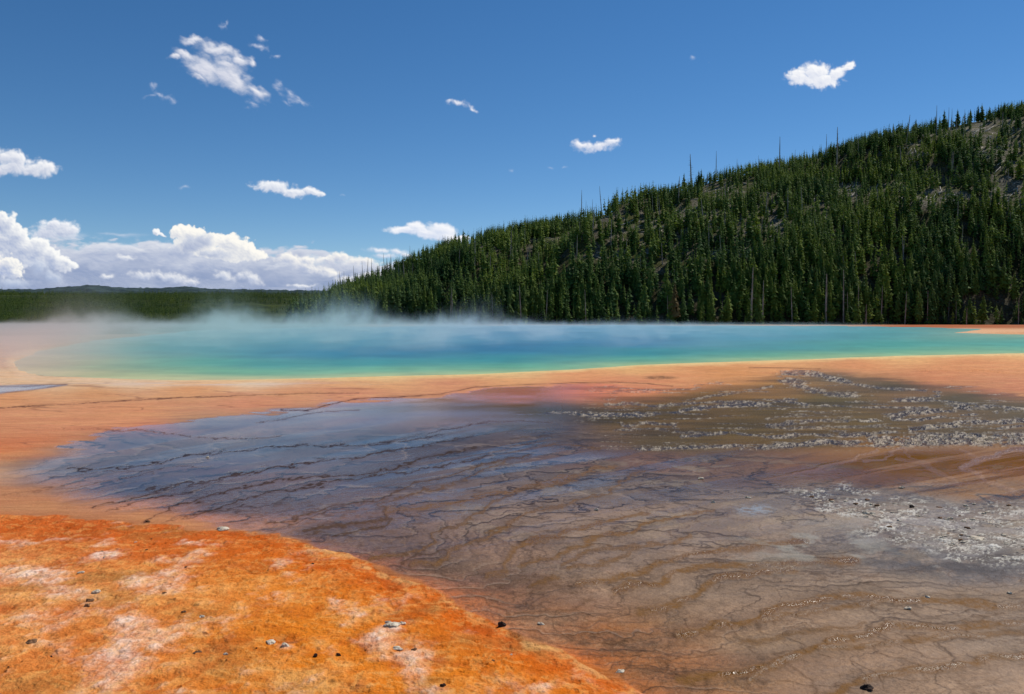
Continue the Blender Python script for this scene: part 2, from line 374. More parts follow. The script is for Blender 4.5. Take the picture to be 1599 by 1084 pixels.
LINES = [  # (points, strength, width, gold)
 ([(105, 732), (165, 733), (230, 724), (290, 713), (350, 706), (400, 700), (485, 696), (540, 697), (620, 690), (690, 680)], .8, 1.1, 0),
 ([(145, 792), (190, 781), (215, 773), (250, 763), (290, 757), (350, 746), (400, 736), (425, 731), (472, 725), (507, 719), (540, 717), (575, 710), (620, 703), (680, 691), (740, 684)], 1, 1.4, .1),
 ([(160, 800), (230, 782), (290, 770), (310, 764), (345, 750), (365, 742)], .7, 1.0, 0),
 ([(228, 815), (255, 800), (280, 790), (320, 777), (335, 770), (365, 763), (400, 756), (450, 751), (500, 746), (560, 741), (590, 737), (620, 729), (660, 716), (700, 707), (745, 701)], 1, 1.3, .1),
 ([(300, 803), (340, 795), (370, 783), (400, 774), (430, 766), (455, 765), (475, 759), (500, 755), (540, 752), (580, 745), (620, 738), (680, 729), (720, 719), (765, 710)], .9, 1.2, .1),
 ([(240, 818), (290, 806), (330, 800), (370, 795), (430, 786), (455, 770)], .6, .9, 0),
 ([(415, 815), (460, 809), (500, 797), (530, 788), (560, 785), (600, 776), (620, 764), (650, 753), (690, 744), (720, 737), (750, 723), (790, 717), (830, 709)], 1, 1.3, .3),
 ([(455, 820), (480, 810), (520, 796), (540, 788)], .6, 1.0, .2),
 ([(480, 830), (530, 824), (570, 815), (600, 806), (606, 798)], 1, 2.2, .3),
 ([(606, 798), (640, 796), (680, 789), (710, 785), (745, 777), (790, 768), (820, 760), (850, 752), (900, 742), (930, 733), (960, 728)], 1, 2.2, 1.0),
 ([(606, 798), (592, 794), (592, 788), (605, 785), (625, 776), (650, 771), (660, 764), (700, 757), (725, 748), (745, 738), (760, 728), (800, 718)], .8, 1.3, .5),
 ([(520, 838), (560, 830), (600, 822), (606, 812), (590, 806)], .8, 1.8, .3),
 ([(575, 875), (600, 868), (650, 862), (672, 848), (678, 832), (700, 824), (722, 818), (735, 806), (760, 795), (775, 780), (800, 770), (850, 757), (900, 745)], 1, 2.0, .6),
 ([(640, 878), (680, 880), (700, 870), (705, 858), (730, 847), (780, 832), (790, 818), (810, 808), (850, 795), (900, 785), (945, 770), (960, 757), (1000, 735)], 1, 2.0, .7),
 ([(620, 878), (650, 866), (700, 862)], .6, 1.2, .2),
 ([(760, 898), (785, 895), (800, 860), (825, 845), (850, 842), (872, 840), (890, 827), (915, 823), (960, 815), (1010, 800)], .9, 2.2, 1.0),
 ([(812, 886), (835, 873), (860, 870), (885, 858), (900, 855), (920, 845), (960, 835), (985, 830), (1005, 818), (1050, 811), (1120, 800)], .9, 1.9, 1.0),
 ([(875, 885), (900, 870), (925, 860), (950, 857), (990, 855), (1040, 852), (1080, 840)], .9, 2.2, .9),
 ([(885, 890), (905, 886), (940, 884), (970, 876), (985, 862), (1020, 850)], .9, 2.0, .9),
 ([(825, 916), (850, 911), (870, 903)], .6, 1.8, .9),
 ([(895, 914), (930, 908), (960, 906), (1000, 895), (1025, 880), (1060, 874), (1100, 868), (1150, 857), (1200, 850), (1260, 845)], 1, 2.4, 1.0),
 ([(960, 925), (985, 914), (1030, 910), (1050, 895), (1080, 886), (1130, 885), (1180, 880), (1240, 876)], 1, 2.4, 1.0),
 ([(1000, 957), (1040, 950), (1080, 930), (1092, 918), (1120, 905), (1150, 898), (1180, 893), (1210, 890), (1260, 880), (1330, 878)], 1, 3.0, 1.0),
 ([(1060, 990), (1120, 980), (1180, 972), (1195, 960), (1220, 950), (1260, 942), (1300, 932), (1345, 928), (1400, 938), (1460, 935), (1520, 940), (1600, 944)], 1, 2.6, 1.0),
 ([(1110, 974), (1170, 974), (1200, 968), (1290, 951), (1330, 946), (1380, 940)], .7, 1.8, 1.0),
 ([(1060, 1062), (1120, 1055), (1160, 1049), (1215, 1040), (1260, 1018), (1290, 1003), (1340, 995), (1400, 978), (1470, 978), (1530, 972), (1600, 970)], 1, 3.2, 1.0),
 ([(1170, 1060), (1230, 1030), (1280, 1012), (1350, 1010), (1420, 1000), (1500, 990), (1600, 984)], .7, 2.4, 1.0),
 ([(1290, 1084), (1350, 1060), (1420, 1045), (1500, 1040), (1560, 1026), (1620, 1022)], .9, 3.0, 1.0),
 ([(1160, 1005), (1210, 1000), (1240, 990), (1290, 985), (1350, 975)], .6, 2.0, .8),
 ([(0, 637), (60, 634), (130, 630), (200, 625), (300, 621), (400, 617), (480, 614), (560, 613)], 1.0, .9, 0),
 ([(100, 670), (220, 672), (300, 680), (330, 683), (400, 684), (440, 681)], .5, .8, 0),
 ([(70, 745), (150, 740), (230, 735), (260, 730), (330, 727)], .4, .8, 0),
 ([(0, 770), (60, 765), (150, 755), (240, 740)], .5, 1.0, 0),
 ([(440, 640), (480, 640), (530, 628), (560, 622), (620, 620), (690, 615), (740, 605), (800, 602), (880, 599), (960, 597), (1010, 599), (1050, 603)], .9, .9, 0),
 ([(650, 680), (720, 668), (750, 660), (790, 658), (860, 660)], .6, .8, 0),
 ([(800, 686), (850, 682), (900, 681)], .7, .9, .3), ([(800, 697), (890, 695), (940, 700)], .8, .9, .5),
 ([(400, 660), (440, 655), (480, 646), (510, 642), (560, 640)], .5, .8, 0),
 ([(0, 603), (40, 603.5), (80, 600), (105, 600.5), (75, 605), (40, 611), (0, 614.5)], .9, .8, 0),
 ([(1170, 574), (1240, 575), (1280, 576)], .8, .9, 0),
]
BANDS = [  # sparkling falls (points, half width, strength)
 ([(940, 632), (1000, 632), (1060, 633), (1120, 628), (1180, 630), (1250, 625)], 3, .7),
 ([(860, 645), (930, 647), (1000, 648), (1060, 641), (1120, 635), (1200, 632)], 3.5, .8),
 ([(800, 647), (860, 645)], 1.5, .5),
 ([(975, 663), (1010, 661), (1060, 663)], 4, .7), ([(960, 672), (1000, 668), (1060, 675), (1150, 676)], 3.5, .6),
 ([(1060, 683), (1130, 676), (1200, 682), (1250, 680), (1400, 677)], 3.5, .8),
 ([(990, 702), (1050, 699), (1100, 698), (1160, 696), (1200, 700)], 3, .8),
 ([(1160, 698), (1250, 695), (1300, 690), (1350, 692), (1400, 688), (1460, 688)], 5.5, .9),
 ([(1360, 690), (1420, 687), (1500, 685), (1560, 688), (1700, 682)], 11, 1.25),
 ([(1420, 671), (1450, 666), (1500, 661), (1600, 656), (1700, 652)], 4.5, 1.0),
 ([(1560, 668), (1640, 662)], 2.5, 1.0),
 ([(1215, 584), (1250, 582), (1275, 584), (1300, 590), (1320, 597)], 6, .8),
 ([(1320, 597), (1360, 604), (1400, 608), (1460, 610)], 3, .7),
 ([(1225, 592), (1250, 600), (1270, 608), (1290, 615), (1370, 620)], 7, .7),
 ([(1460, 611), (1460, 620), (1400, 624), (1470, 626), (1520, 634), (1599, 640), (1650, 641)], 3, .8),
 ([(1199, 625), (1260, 633), (1350, 635), (1400, 636), (1450, 636)], 2.5, .8),
 ([(1385, 652), (1420, 644), (1460, 641), (1520, 637)], 5, .9),
 ([(1340, 657), (1440, 654), (1530, 645), (1570, 641)], 2.5, .9),
 ([(1199, 664), (1240, 661), (1320, 657)], 3, .7), ([(1200, 668), (1300, 667), (1400, 669)], 2, .6),
 ([(1080, 624), (1130, 615), (1170, 610), (1200, 603)], 3, .6),
 ([(1090, 603), (1110, 599), (1130, 598)], 3, .6),
 ([(1430, 578), (1480, 577), (1540, 580), (1620, 586)], 1.6, .7),
 ([(1200, 655), (1260, 652), (1330, 650)], 2, .5),
]
STREAMS = [([(1240, 738), (1290, 727), (1338, 718), (1340, 711), (1370, 704)], 1.8, .6), ([(1350, 720), (1375, 717), (1390, 708), (1410, 700)], 1.8, .6),
 ([(1400, 716), (1440, 725), (1470, 740), (1500, 757)], 3, .4), ([(1505, 733), (1530, 720), (1560, 711), (1575, 702), (1620, 697)], 4.5, 1.0),
 ([(1510, 734), (1530, 742), (1535, 752), (1575, 768)], 4, .5), ([(1500, 703), (1530, 716)], 2, .4), ([(1400, 760), (1460, 757), (1530, 752)], 2, .5), ([(1410, 702), (1425, 716), (1450, 728)], 1.6, .4)]
GROUND_C = [
 # far shore and left flats
 (0, 560, 196, 160, 140), (0, 590, 222, 188, 150), (-200, 560, 190, 150, 130), (200, 598, 226, 196, 160), (400, 600, 228, 200, 165), (100, 597, 225, 192, 150), (600, 594, 228, 190, 130),
 (800, 586, 232, 196, 130), (1000, 574, 232, 180, 110), (1200, 567, 232, 178, 112), (1400, 560, 236, 180, 110), (1599, 556, 236, 178, 110), (1500, 516, 225, 190, 150), (1560, 509, 186, 100, 52), (1480, 508, 176, 98, 56), (1400, 507, 160, 95, 64), (1640, 509.5, 190, 104, 52), (1700, 512, 190, 104, 52), (1300, 505.5, 160, 140, 120), (1599, 504.5, 175, 165, 150), (1580, 517, 220, 160, 110),
 (1000, 505, 120, 115, 100), (700, 505, 120, 115, 100), (400, 508, 130, 110, 95), (0, 540, 185, 145, 125), (0, 524, 128, 104, 82), (200, 521, 112, 98, 78), (0, 516, 80, 74, 50), (200, 514, 80, 74, 50),
 (150, 612, 205, 140, 85), (0, 625, 212, 142, 88), (300, 608, 214, 146, 90), (600, 600, 218, 150, 92), (800, 594, 222, 152, 92), (450, 612, 208, 140, 92), (0, 645, 206, 130, 88), (200, 640, 208, 132, 86), (400, 628, 206, 126, 90), (560, 616, 205, 125, 92),
 (0, 670, 200, 124, 80), (100, 665, 204, 124, 84), (0, 700, 206, 112, 62), (60, 690, 205, 118, 72), (200, 660, 205, 120, 84), (700, 603, 205, 125, 88), (900, 590, 222, 142, 88), (900, 606, 212, 118, 84), (800, 616, 208, 118, 88), (1000, 598, 210, 124, 84),
 (1050, 585, 220, 142, 86), (1150, 580, 205, 130, 66), (1200, 572, 224, 145, 86), (1350, 572, 214, 132, 78), (1500, 570, 216, 136, 80), (1599, 568, 218, 138, 84), (1450, 588, 204, 118, 72), (1599, 602, 196, 112, 76), (1700, 610, 200, 120, 80),
 # left tip of the wet sheet
 (0, 740, 192, 150, 118), (50, 730, 150, 118, 96), (100, 700, 172, 125, 92), (0, 780, 196, 134, 90), (100, 785, 190, 128, 84), (200, 795, 190, 124, 80), (100, 760, 168, 116, 80), (300, 812, 184, 116, 74), (400, 822, 176, 118, 78),
 # dark wet sheet
 (100, 735, 84, 70, 62), (200, 690, 110, 84, 70), (200, 720, 72, 60, 58), (330, 665, 112, 92, 84), (300, 700, 70, 58, 56), (200, 760, 66, 54, 52), (300, 770, 62, 50, 48), (350, 790, 76, 58, 50),
 (450, 650, 112, 92, 86), (600, 640, 112, 84, 74), (750, 640, 120, 88, 76), (450, 700, 74, 62, 58), (600, 690, 74, 62, 58), (450, 780, 84, 68, 60), (600, 740, 80, 68, 62), (560, 840, 104, 82, 66), (480, 830, 104, 82, 66), (700, 700, 82, 68, 62), (700, 830, 108, 88, 74), (640, 850, 112, 90, 74),
 (700, 880, 108, 86, 66), (760, 800, 102, 84, 70), (800, 740, 92, 78, 70), (850, 680, 88, 72, 62), (900, 760, 102, 88, 78), (900, 830, 114, 94, 78), (800, 900, 112, 86, 64), (900, 940, 118, 94, 74), (830, 960, 132, 96, 66), (900, 990, 142, 92, 52), (980, 1040, 150, 94, 48), (1050, 1070, 142, 94, 54), (1000, 1000, 136, 96, 62),
 (1050, 960, 128, 100, 70), (1000, 870, 120, 99, 80), (1100, 820, 114, 96, 80), (1100, 920, 130, 106, 80), (1200, 900, 132, 108, 82), (1200, 1000, 136, 108, 76), (1150, 1060, 142, 104, 64), (1350, 1060, 142, 112, 82), (1500, 1060, 138, 112, 86), (1400, 950, 138, 114, 88), (1599, 1000, 130, 110, 88), (1599, 930, 126, 106, 84),
 (1300, 820, 118, 106, 92), (1200, 790, 112, 98, 84), (1050, 760, 100, 85, 75), (1150, 740, 106, 74, 54), (1000, 720, 114, 78, 56), (900, 710, 106, 78, 62), (1250, 720, 112, 72, 44),
 # olive fan
 (860, 640, 84, 66, 34), (950, 650, 74, 57, 16), (1050, 640, 84, 63, 18), (1100, 620, 100, 70, 20), (1200, 640, 80, 60, 16), (1300, 625, 70, 57, 14), (1400, 600, 62, 52, 14), (1500, 625, 66, 53, 14), (1599, 640, 72, 56, 18), (1350, 660, 84, 63, 16), (1500, 675, 80, 59, 18), (1150, 670, 80, 61, 18), (1050, 690, 84, 66, 34),
 (1350, 712, 138, 88, 24), (1450, 740, 146, 92, 28), (1599, 740, 150, 92, 24), (1500, 712, 142, 90, 26), (1540, 765, 138, 90, 36), (1380, 750, 118, 76, 42), (1300, 735, 120, 76, 50), (1250, 690, 84, 64, 28), (1230, 600, 130, 92, 40), (1300, 590, 86, 72, 48),
 # crusted corner
 (1300, 780, 120, 108, 96), (1400, 780, 100, 90, 78), (1400, 810, 150, 138, 122), (1500, 800, 96, 84, 70), (1500, 850, 146, 134, 116), (1599, 820, 150, 138, 118), (1599, 860, 168, 156, 134), (1450, 870, 84, 80, 78), (1380, 850, 100, 92, 86), (1560, 890, 84, 82, 84), (1599, 790, 96, 74, 44),
 # orange mat
 (0, 830, 206, 120, 62), (200, 850, 200, 104, 48), (400, 850, 204, 104, 44), (500, 880, 214, 116, 46), (600, 930, 214, 112, 38), (700, 970, 214, 112, 36), (850, 1040, 216, 108, 26), (950, 1080, 216, 106, 24),
 (0, 900, 220, 140, 84), (100, 920, 218, 136, 76), (200, 900, 220, 132, 66), (300, 930, 222, 138, 72), (400, 920, 224, 140, 68), (0, 1000, 222, 136, 72), (150, 1000, 220, 134, 66), (300, 1030, 214, 126, 60), (450, 1000, 212, 122, 44), (600, 1040, 218, 128, 52), (750, 1060, 220, 124, 44), (500, 1060, 206, 112, 38), (0, 1080, 210, 126, 60),
]
WATER_C = [
 (60, 582, 218, 186, 142), (60, 566, 204, 174, 138), (50, 555, 200, 170, 138), (100, 560, 176, 172, 130), (150, 586, 186, 186, 120), (150, 570, 150, 170, 122), (150, 550, 128, 160, 134), (280, 592, 200, 196, 130), (300, 580, 110, 170, 122), (300, 565, 80, 160, 130), (300, 545, 62, 144, 142), (300, 525, 84, 144, 138),
 (420, 592, 208, 200, 130), (420, 582, 98, 170, 122), (420, 570, 40, 140, 130), (450, 550, 22, 119, 139), (450, 525, 40, 133, 144), (600, 586, 204, 204, 130), (600, 578, 104, 178, 132), (600, 568, 42, 140, 138), (600, 550, 22, 111, 142), (600, 525, 40, 132, 154),
 (800, 582, 200, 206, 130), (800, 574, 90, 176, 140), (800, 562, 40, 138, 144), (800, 545, 26, 109, 150), (800, 520, 60, 136, 169), (1000, 569, 190, 206, 134), (1000, 562, 84, 172, 146), (1000, 552, 46, 142, 150), (1000, 535, 46, 123, 162), (1000, 515, 76, 149, 178),
 (1200, 561, 196, 210, 140), (1200, 555, 92, 178, 144), (1200, 545, 60, 148, 156), (1200, 525, 66, 149, 170), (1200, 512, 90, 166, 180), (1400, 555, 200, 212, 144), (1400, 550, 98, 182, 150), (1400, 540, 76, 168, 158), (1400, 520, 84, 169, 172), (1400, 512, 96, 168, 176),
 (1599, 551, 196, 212, 150), (1599, 547, 104, 186, 156), (1599, 538, 84, 176, 162), (1599, 527, 96, 176, 160), (1599, 523, 170, 190, 150), (1500, 519, 150, 185, 160), (1530, 515, 110, 170, 160),
]

# ------------------------------------------------------------------ ground: one sheet to the horizon
NC = 1640
rows_near = np.concatenate([np.arange(1250, 1090, -2.5), np.arange(1090, 575, -0.75)])
rows_mid = np.arange(575, 503.0, -0.7)
Yr = np.concatenate([[2.2, 2.8, 3.4], gy(rows_near), gy(rows_mid), np.geomspace(gy(502.6), 14000, 40)])
Yr = np.unique(Yr)
NR = len(Yr)
half = 0.80
inner = np.linspace(-half, half, NC - 40)
outer = half + (np.geomspace(1, 12, 20) - 1 + 0.02) * 0.12
Sx = np.concatenate([-outer[::-1], inner, outer])
GX = (Yr[:, None] * Sx[None, :]).astype(np.float64)
GY = np.repeat(Yr[:, None], NC, 1)
px, py = to_px(GX, GY)
px = px.astype(np.float32); py = py.astype(np.float32)
gx = GX.astype(np.float32); gyy = GY.astype(np.float32)

# warped pixel coordinates: the traced outlines get a natural raggedness
ks = 0.35 + 0.65 * sstep(560, 800, py)
wx = (fbm(gx * 0.9, gyy * 0.9, 4, 3) - .5) * 46 * ks
wy = (fbm(gx * 0.9 + 40, gyy * 0.9, 4, 9) - .5) * 26 * ks * sstep(505, 620, py)
qx, qy = px + wx, py + wy
dm = poly_dist(px + (fbm(gx * 2.2, gyy * 2.2, 5, 13) - .5) * 26, py + (fbm(gx * 2.2, gyy * 2.2 + 9, 5, 15) - .5) * 20, MAT)
dw = poly_dist(qx, qy, WET) + (fbm(px / 55, py / 3.5, 4, 18, .6) - .5) * 15 * sstep(760, 680, py)
dpool = poly_dist(px, py + .8 * sstep(200, 40, px) * (fbm(gx * .5, gyy * .5, 3, 5) - .5) * 8 + (fbm(gx * 0.15, gyy * 0.15, 3, 4) - .5) * 1.5, POOL)
dpud = poly_dist(px, py + (fbm(gx * .4, gyy * .4, 3, 21) - .5) * 3, PUDDLE)
mat_m = sstep(1.5, -1.5, dm)
tipsoft = 8 + 46 * sstep(420, 60, px) * sstep(650, 720, py)
wet = sstep(0.35, -0.65, dw / np.where(py > 700, tipsoft, 4.5)) * (1 - mat_m)
# the far shore keeps its colour map, warped only a little
col = paint(px + wx * .8, py + wy * .6, [(c[0], c[1], c[2], c[3], c[4]) for c in GROUND_C], sy=4.0, p=1.8, s0=10, dy=1.0, bx=2.5, by=1.4)

def C(r, g, b): return np.array(lin(r, g, b)[:3], np.float32)
rimc = paint(px, py, WATER_C, sy=7.0, p=1.8, s0=16, y0=500, y1=610, dy=1.0, bx=6, by=1.2)
col = col * (1 - (sstep(3.5, -.5, dpool) * sstep(528, 545, py))[..., None]) + rimc * (sstep(3.5, -.5, dpool) * sstep(528, 545, py))[..., None]
rimw = 4.5 + 8 * sstep(620, 150, px)
rm_ = sstep(rimw * 1.3, rimw * .3, dpool + (fbm(gx * .6, gyy * .6, 4, 6) - .5) * 6) * sstep(540, 552, py) * (dpool > -1)
rimk = C(242, 206, 138)[None, None] * (1 - sstep(600, 150, px)[..., None]) + C(226, 196, 162)[None, None] * sstep(600, 150, px)[..., None]
col = col * (1 - .75 * rm_[..., None]) + rimk * .75 * rm_[..., None]
# ---- orange mat: white crust, rust, ochre patches
n1 = fbm(gx * 1.5, gyy * 1.1, 5, 50, .6); n2 = fbm(gx * 5.0, gyy * 4.0, 5, 61, .62); n3 = fbm(gx * 2.2 + 9, gyy * 2.0, 5, 72, .6); n4 = fbm(gx * 22, gyy * 18, 3, 80, .6)
inten = sstep(300, 1084, py)
white_src = np.zeros_like(px)
for (x, y, rx, ry) in [(40, 900, 90, 22), (60, 970, 60, 26), (110, 930, 50, 14), (640, 1045, 36, 34), (620, 985, 16, 10), (230, 878, 46, 6), (240, 910, 60, 18), (270, 1022, 36, 10), (165, 870, 40, 8), (30, 850, 50, 10), (180, 1050, 60, 30), (520, 940, 16, 12), (600, 1005, 40, 16), (660, 1085, 50, 16), (850, 1075, 12, 8), (440, 1012, 14, 10), (310, 850, 40, 5), (560, 965, 14, 5), (640, 975, 14, 7), (210, 990, 60, 30)]:
    white_src = np.maximum(white_src, np.exp(-(((px - x) / rx) ** 2 + ((py - y) / ry) ** 2)))
wmask = .9 * sstep(.61, 1.0, n1 * .5 + n2 * .5 + white_src * .24 + .06) * (.55 + .6 * sstep(.35, .6, fbm(gx * 9, gyy * 5, 4, 99, .65)))
edge = sstep(-95, -8, dm)                       # deeper orange along the wet edge
lightm = sstep(.42, .68, n3 * .6 + n2 * .4) * (1 - .6 * edge)
rust = sstep(.52, .74, fbm(gx * 3.1 + 5, gyy * 2.2 + 3, 5, 91, .62)) * (.6 + .4 * edge)
ochre = sstep(.60, .78, fbm(gx * 1.1 + 55, gyy * 1.1, 4, 96, .6))
for (x, y, rx, ry) in [(310, 965, 40, 14), (175, 940, 46, 16), (360, 1040, 50, 30), (460, 1080, 60, 20), (60, 1075, 50, 14)]:
    ochre = np.maximum(ochre, .8 * np.exp(-(((px - x) / rx) ** 2 + ((py - y) / ry) ** 2)))
for (x, y, rx, ry) in [(445, 1004, 26, 9), (625, 972, 28, 10), (340, 1020, 30, 8), (10, 955, 20, 8), (740, 985, 34, 9), (680, 1035, 24, 14), (190, 1030, 40, 10)]:
    rust = np.maximum(rust, 1.0 * np.exp(-(((px - x) / rx) ** 2 + ((py - y) / ry) ** 2) ** 2))
def over(c, m, k): 
    m = np.clip(m, 0, 1)[..., None]; return c * (1 - m) + k * m
matc = over(col.copy(), .55 * sstep(150, 500, px) + .15, C(226, 126, 24)); matc = over(matc, edge * .75, C(202, 88, 18))
matc = over(matc, lightm * .5, C(244, 178, 100))
matc = over(matc, rust * .62, C(176, 76, 18))
matc = over(matc, ochre * .5, C(150, 112, 58))
matc = over(matc, np.clip(wmask, 0, 1) * .95, C(246, 212, 186))
fr = sstep(14, 0, np.abs(dm + 2)) * sstep(.4, .7, n2 + .1) * sstep(400, 480, px) * sstep(1060, 900, px)
matc = over(matc, fr * .7, C(222, 168, 104))
matc = matc * (0.95 + .18 * n4)[..., None]
# dry flats: long soft streaks along the terraces
streak = fbm(gx * .35, gyy * 1.3 - gx * .1, 5, 101, .6); st2 = fbm(gx * 3, gyy * 9, 4, 105, .65)
flat = over(col, sstep(.52, .7, streak) * .18, C(196, 112, 74))
flat = over(flat, sstep(.5, .3, streak) * .3, C(226, 160, 100))
st3 = fbm(px / 70, py / 1.9, 4, 107, .65)
flat = over(flat, sstep(.5, .66, st3) * .16, C(232, 172, 116)); flat = over(flat, sstep(.48, .34, st3) * .16, C(178, 104, 66))
seam = sstep(.035, 0, np.abs(fbm(px / 150, py / 9.0, 3, 271, .5) - .5)) * sstep(.5, .62, fbm(px / 90, py / 12, 3, 272)) * sstep(590, 606, py) * sstep(730, 700, py)
flat = over(flat, .16 * sstep(740, 640, py), C(236, 190, 146))
flat = over(flat, seam * .5, C(128, 76, 58))
flat = flat * (.80 + .34 * st2)[..., None]
# ---- wet sheet
wr = fbm(gx * 1.3, gyy * 1.3, 4, 120)
f1, f2, cid = voronoi((gx + (wr - .5) * 1.1 + gyy * .12) * 1.35, (gyy + (fbm(gx * 1.5 + 9, gyy * 1.5, 4, 125) - .5) * 1.3) * 1.7, 3)
g1, g2, cid2 = voronoi((gx + (wr - .5) * .9) * 3.6, (gyy + (fbm(gx * 2.5 + 9, gyy * 2.5, 4, 127) - .5) * .6) * 4.2, 8)
zone_pan = sstep(560, 800, px) * sstep(695, 740, py) * wet
zone_all = wet * sstep(640, 700, py)
crk_w = .05 + .07 * fbm(gx * .8, gyy * .8, 3, 131)
crack = sstep(crk_w, 0, f2 - f1) * sstep(.30, .5, fbm(gx * .7, gyy * .7, 3, 133)) * zone_pan
crack2 = sstep(.09, 0, g2 - g1) * sstep(.42, .6, fbm(gx * .9 + 7, gyy * .9, 3, 137)) * zone_pan * .8
pale = sstep(.55, .9, cid) * sstep(.10, .22, f2 - f1) * zone_pan * sstep(1000, 800, py)
grain = fbm(gx * 9, gyy * 9, 4, 141, .7); grain2 = fbm(gx * 34, gyy * 30, 3, 143, .7); blot = fbm(gx * .8 + 3, gyy * .8, 5, 147, .6)
wetc = col.copy()
oliv = sstep(820, 960, px) * sstep(700, 684, py)
wetc = wetc * (1 + oliv * ((fbm(px / 130, py / 4.5, 4, 158, .6) - .5) * 1.5))[..., None]
wetc = wetc * (1 + .28 * sstep(720, 820, py) * sstep(560, 800, px))[..., None]
wetc = over(wetc, pale * .45, C(150, 134, 108))
wetc = over(wetc, sstep(.48, .72, blot) * .35 * sstep(700, 860, py), C(84, 66, 52))
wetc = over(wetc, sstep(.52, .3, blot) * .3 * sstep(700, 860, py) * sstep(600, 900, px), C(160, 130, 100))
ta = (px * .96 + py * 1.2) / 190; tb = (py + px * .17) / 11
terr = fbm(ta, tb, 4, 149, .6)
wetc = wetc * (1 + (terr - .5) * (.35 + .45 * sstep(900, 500, px)) * sstep(620, 680, py))[..., None]
mott = sstep(.5, .62, grain) * sstep(.42, .6, fbm(gx * 1.0 + 31, gyy * 1.0, 4, 151)) * sstep(760, 860, py)
wetc = over(wetc, mott * .32, C(74, 54, 38))
wetc = over(wetc, sstep(0, 40, dm) * sstep(110, 40, dm) * sstep(560, 620, px) * sstep(.35, .6, grain2 * .6 + grain * .4) * .5, C(60, 44, 28))
ga = .16 + .44 * sstep(690, 860, py)
wetc = wetc * (1 + (grain2 - .5) * ga * 1.2)[..., None]
spk = sstep(.55, .68, fbm(px / 4, py / 2.2, 3, 153, .7)) * sstep(740, 880, py) * sstep(.4, .55, fbm(gx * 1.6, gyy * 1.6, 3, 155))
wetc = over(wetc, spk * .38, C(52, 36, 24))
spl = sstep(.58, .70, fbm(px / 4 + 70, py / 2.2, 3, 154, .7)) * sstep(740, 880, py)
wetc = over(wetc, spl * .25, C(178, 146, 112))
wetc = wetc * (1 + np.array([.10, .05, .03], np.float32) * sstep(720, 820, py)[..., None])
gold_z = sstep(1180, 1330, px) * sstep(700, 706, py) * sstep(785, 755, py - (px - 1400) * .06)
mv = sstep(40, 200, dm) * (1 - gold_z)
wetc = over(wetc, .28 * sstep(700, 800, py) * sstep(560, 800, px) * mv, C(158, 136, 118))
wetc = over(wetc, gold_z * .55 * sstep(.3, .55, fbm(gx * .5, gyy * .7, 4, 650)), C(134, 84, 20))
ob = sstep(190, 20, dm) * sstep(760, 880, px) * sstep(900, 980, py) * sstep(.35, .6, fbm(gx * 1.4, gyy * 1.4, 4, 652))
wetc = over(wetc, ob * .5, C(172, 100, 38)); wetc = over(wetc, .16 * sstep(1000, 700, px) * sstep(680, 720, py), C(110, 84, 84))
wetc = over(wetc, crack * .42, C(92, 62, 34)); wetc = over(wetc, crack2 * .3, C(80, 56, 36))

# microterraces: level lines of a gently falling, warped surface
slp = .19 + .26 * np.exp(-(((px - 760) / 190) ** 2 + ((py - 850) / 90) ** 2)) + .12 * sstep(820, 960, py)
pf = np.clip(py + slp * (px - 760) * sstep(600, 740, py), 530, 1500)
sc_ = (py - 497) / 300
calm = .45 + .55 * sstep(520, 860, px + (py - 750) * 1.2)
ua = (px - (py - 800) * 1.6) / (190 * sc_ + 40); ub = pf / (62 * sc_ + 8)
wn = (fbm(ua, ub, 3, 600, .5) - .5) * 88 * sc_ * calm + (fbm(gx * 2.6, gyy * 2.6, 4, 610, .6) - .5) * 30 * sc_ * calm
def levels(k, seed_shift, amp):
    a_ = np.clip(pf + wn * amp + seed_shift, 512, 1500)
    T = k * np.log((a_ - 497) / 100)
    dTy = np.gradient(T, axis=0) / np.maximum(np.abs(np.gradient(py, axis=0)), 1e-3)
    dTx = np.gradient(T, axis=1) / np.maximum(np.abs(np.gradient(px, axis=1)), 1e-3)
    fr_ = T - np.floor(T)
    return T, np.abs(fr_ - .5) / (np.hypot(dTx, dTy) + 1e-4), fr_
T1, dl1, fr1 = levels(10.5, 0, 1.0)
T2, dl2, fr2 = levels(25.0, 7, 1.25)
zt = sstep(640, 700, py) * wet * (1 - .85 * sstep(880, 1000, px) * sstep(722, 700, py)) * (1 - .8 * sstep(1150, 1300, px) * sstep(765, 740, py))
lw = .35 + 1.2 * fbm(gx * 1.1 + 3, gyy * 1.1, 3, 620)
tl1 = sstep(2.0, .4, dl1 / lw) * sstep(.30, .46, fbm(gx * .8, gyy * .8, 3, 625)) * zt
tl2 = calm * sstep(1.7, .3, dl2 / lw) * sstep(.44, .58, fbm(gx * 1.3 + 9, gyy * 1.3, 3, 627)) * zt
lev = _h(np.floor(T1 + .5), np.floor(px / 260 + fbm(gx * .5, gyy * .5, 2, 630) * 3), 640)
lev2 = _h(np.floor(T2 + .5), np.floor(px / 90 + fbm(gx * .9, gyy * .9, 2, 633) * 4), 641)
wetc = wetc * (1 + ((lev - .5) * .22 + (lev2 - .5) * .16 * calm) * zt * (.4 + .6 * calm))[..., None]
rim_ = sstep(9, 1, dl1) * (fr1 > .5) * zt
wetc = over(wetc, rim_ * .16, C(70, 52, 40))
lowr = sstep(780, 900, py)
wetc = over(wetc, tl1 * (.92 - .5 * lowr), C(50, 32, 22)); wetc = over(wetc, tl2 * (.6 - .2 * lowr), C(56, 38, 28))
rimo = sstep(4.5, 1.5, dl1) * (fr1 < .5) * zt * sstep(.4, .6, wr)
wetc = over(wetc, rimo * .3, C(176, 150, 126))
h = np.zeros_like(px)
